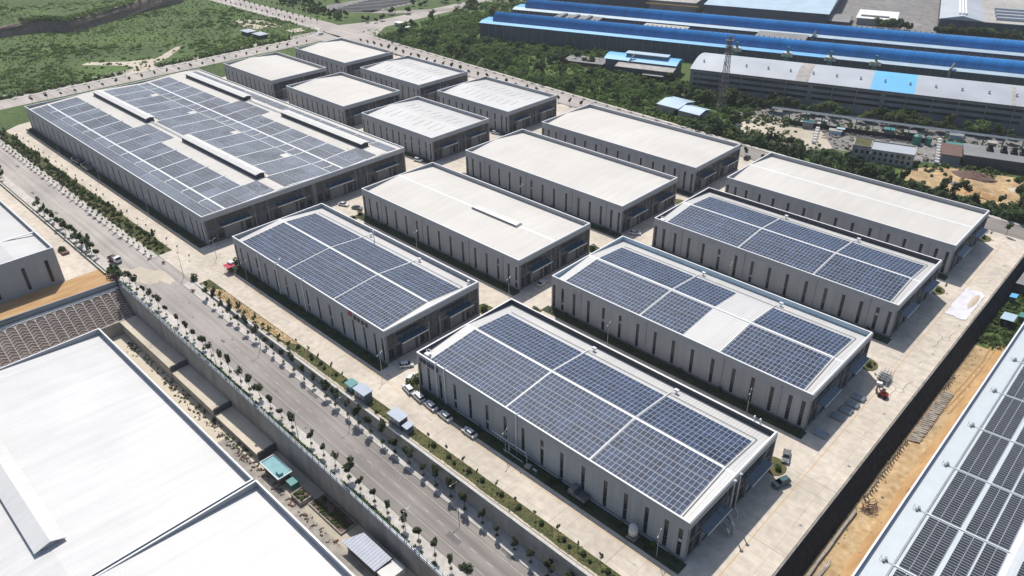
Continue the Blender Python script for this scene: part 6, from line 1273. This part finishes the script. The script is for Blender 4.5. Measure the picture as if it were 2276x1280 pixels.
random.seed(404)
cols5 = ('wall_pale', 'wall_old', 'facade_dark', 'blue_pale', 'teal_box', 'grey_roof_dark', 'brick_dark', 'rust')
for k in range(22):
    s_, n_ = U(-42, 112), random.choice((U(404, 414), U(394, 399))); w_, d_, h_ = U(2, 7), U(2, 4), U(1.6, 3.6)
    t = fthing('store_hut', 'small store hut standing in the cluttered grey yard of the older works', 'hut', s_, n_, 'store huts in the older works yard'); fb(t, 'wall', random.choice(cols5), (s_-w_/2, s_+w_/2, n_-d_/2, n_+d_/2, 0, h_)); fb(t, 'roof', random.choice(cols5[:6]), (s_-w_/2-.3, s_+w_/2+.3, n_-d_/2-.3, n_+d_/2+.3, h_, h_+.2))
cl = MB()
for _ in range(420):
    s_, n_ = (U(-60, 115), U(396, 416)) if R() < .7 else (U(-30, 30), U(375, 399)); h_ = U(.2, .9); p_ = W(s_, n_); cl.rbox((p_[0], p_[1], h_/2), (U(.3,2.2), U(.3,.9), h_), U(0,3))
stuff('yard_clutter', cl, 'rubble', 'scattered scrap and stacked goods in the yard of the older works', 'clutter')
ys_ = MB()
for _ in range(330):
    s_, n_ = random.choice(((U(-60, 115), U(403, 412)), (U(-50, 40), U(355, 376)), (U(-70, -38), U(372, 410)), (U(36, 115), U(362, 377)))); p_ = W(s_, n_); r_ = U(.5, 1.8)
    if fy(p_[0]) + 3 < p_[1] and not (-10.5 < s_ < 16.5 and 362 < n_ < 375): tuft(ys_, p_[0], p_[1], 0, r_, r_*U(.8,1.4), int(14 + r_*9), .5 + r_*.25)
stuff('yard_shrubs', ys_, 'leaf_green', 'shrubs and weeds around the yards of the older works', 'shrubs')

for _ in range(70):
    x, y = U(-640, -515), U(372, 520)
    if -608 < x < -545 and 370 < y < 455 or (x > -545 and abs(y - 412 - (x + 536)*1.6) < 14): continue
    BT[int(R()*2)]((x, y, 0), U(0,6), U(.5,.95), 'leafy tree around the rack yard beyond the junction', 'trees around the rack yard')
# ------------------------------------------------------------------ summer haze
hz = MB(); hz.box(-3600, 3600, -2600, 4600, -15, 145); ho = hz.build('haze', 'concrete'); ho['kind'] = 'stuff'; tag(ho, 'thin pale summer haze hanging over the whole valley', 'haze')
hm = bpy.data.materials.new('haze_air'); hm.use_nodes = True; n_ = hm.node_tree.nodes; n_.remove(n_['Principled BSDF']); pv_ = n_.new('ShaderNodeVolumePrincipled')
pv_.inputs['Color'].default_value = (0.92, 0.95, 1.0, 1); pv_.inputs['Density'].default_value = 0.00011; pv_.inputs['Anisotropy'].default_value = 0.2
hm.node_tree.links.new(pv_.outputs[0], n_['Material Output'].inputs['Volume']); ho.data.materials.clear(); ho.data.materials.append(hm)
scene.cycles.volume_bounces = 0; scene.cycles.volume_step_rate = 4.0; scene.cycles.volume_max_steps = 64
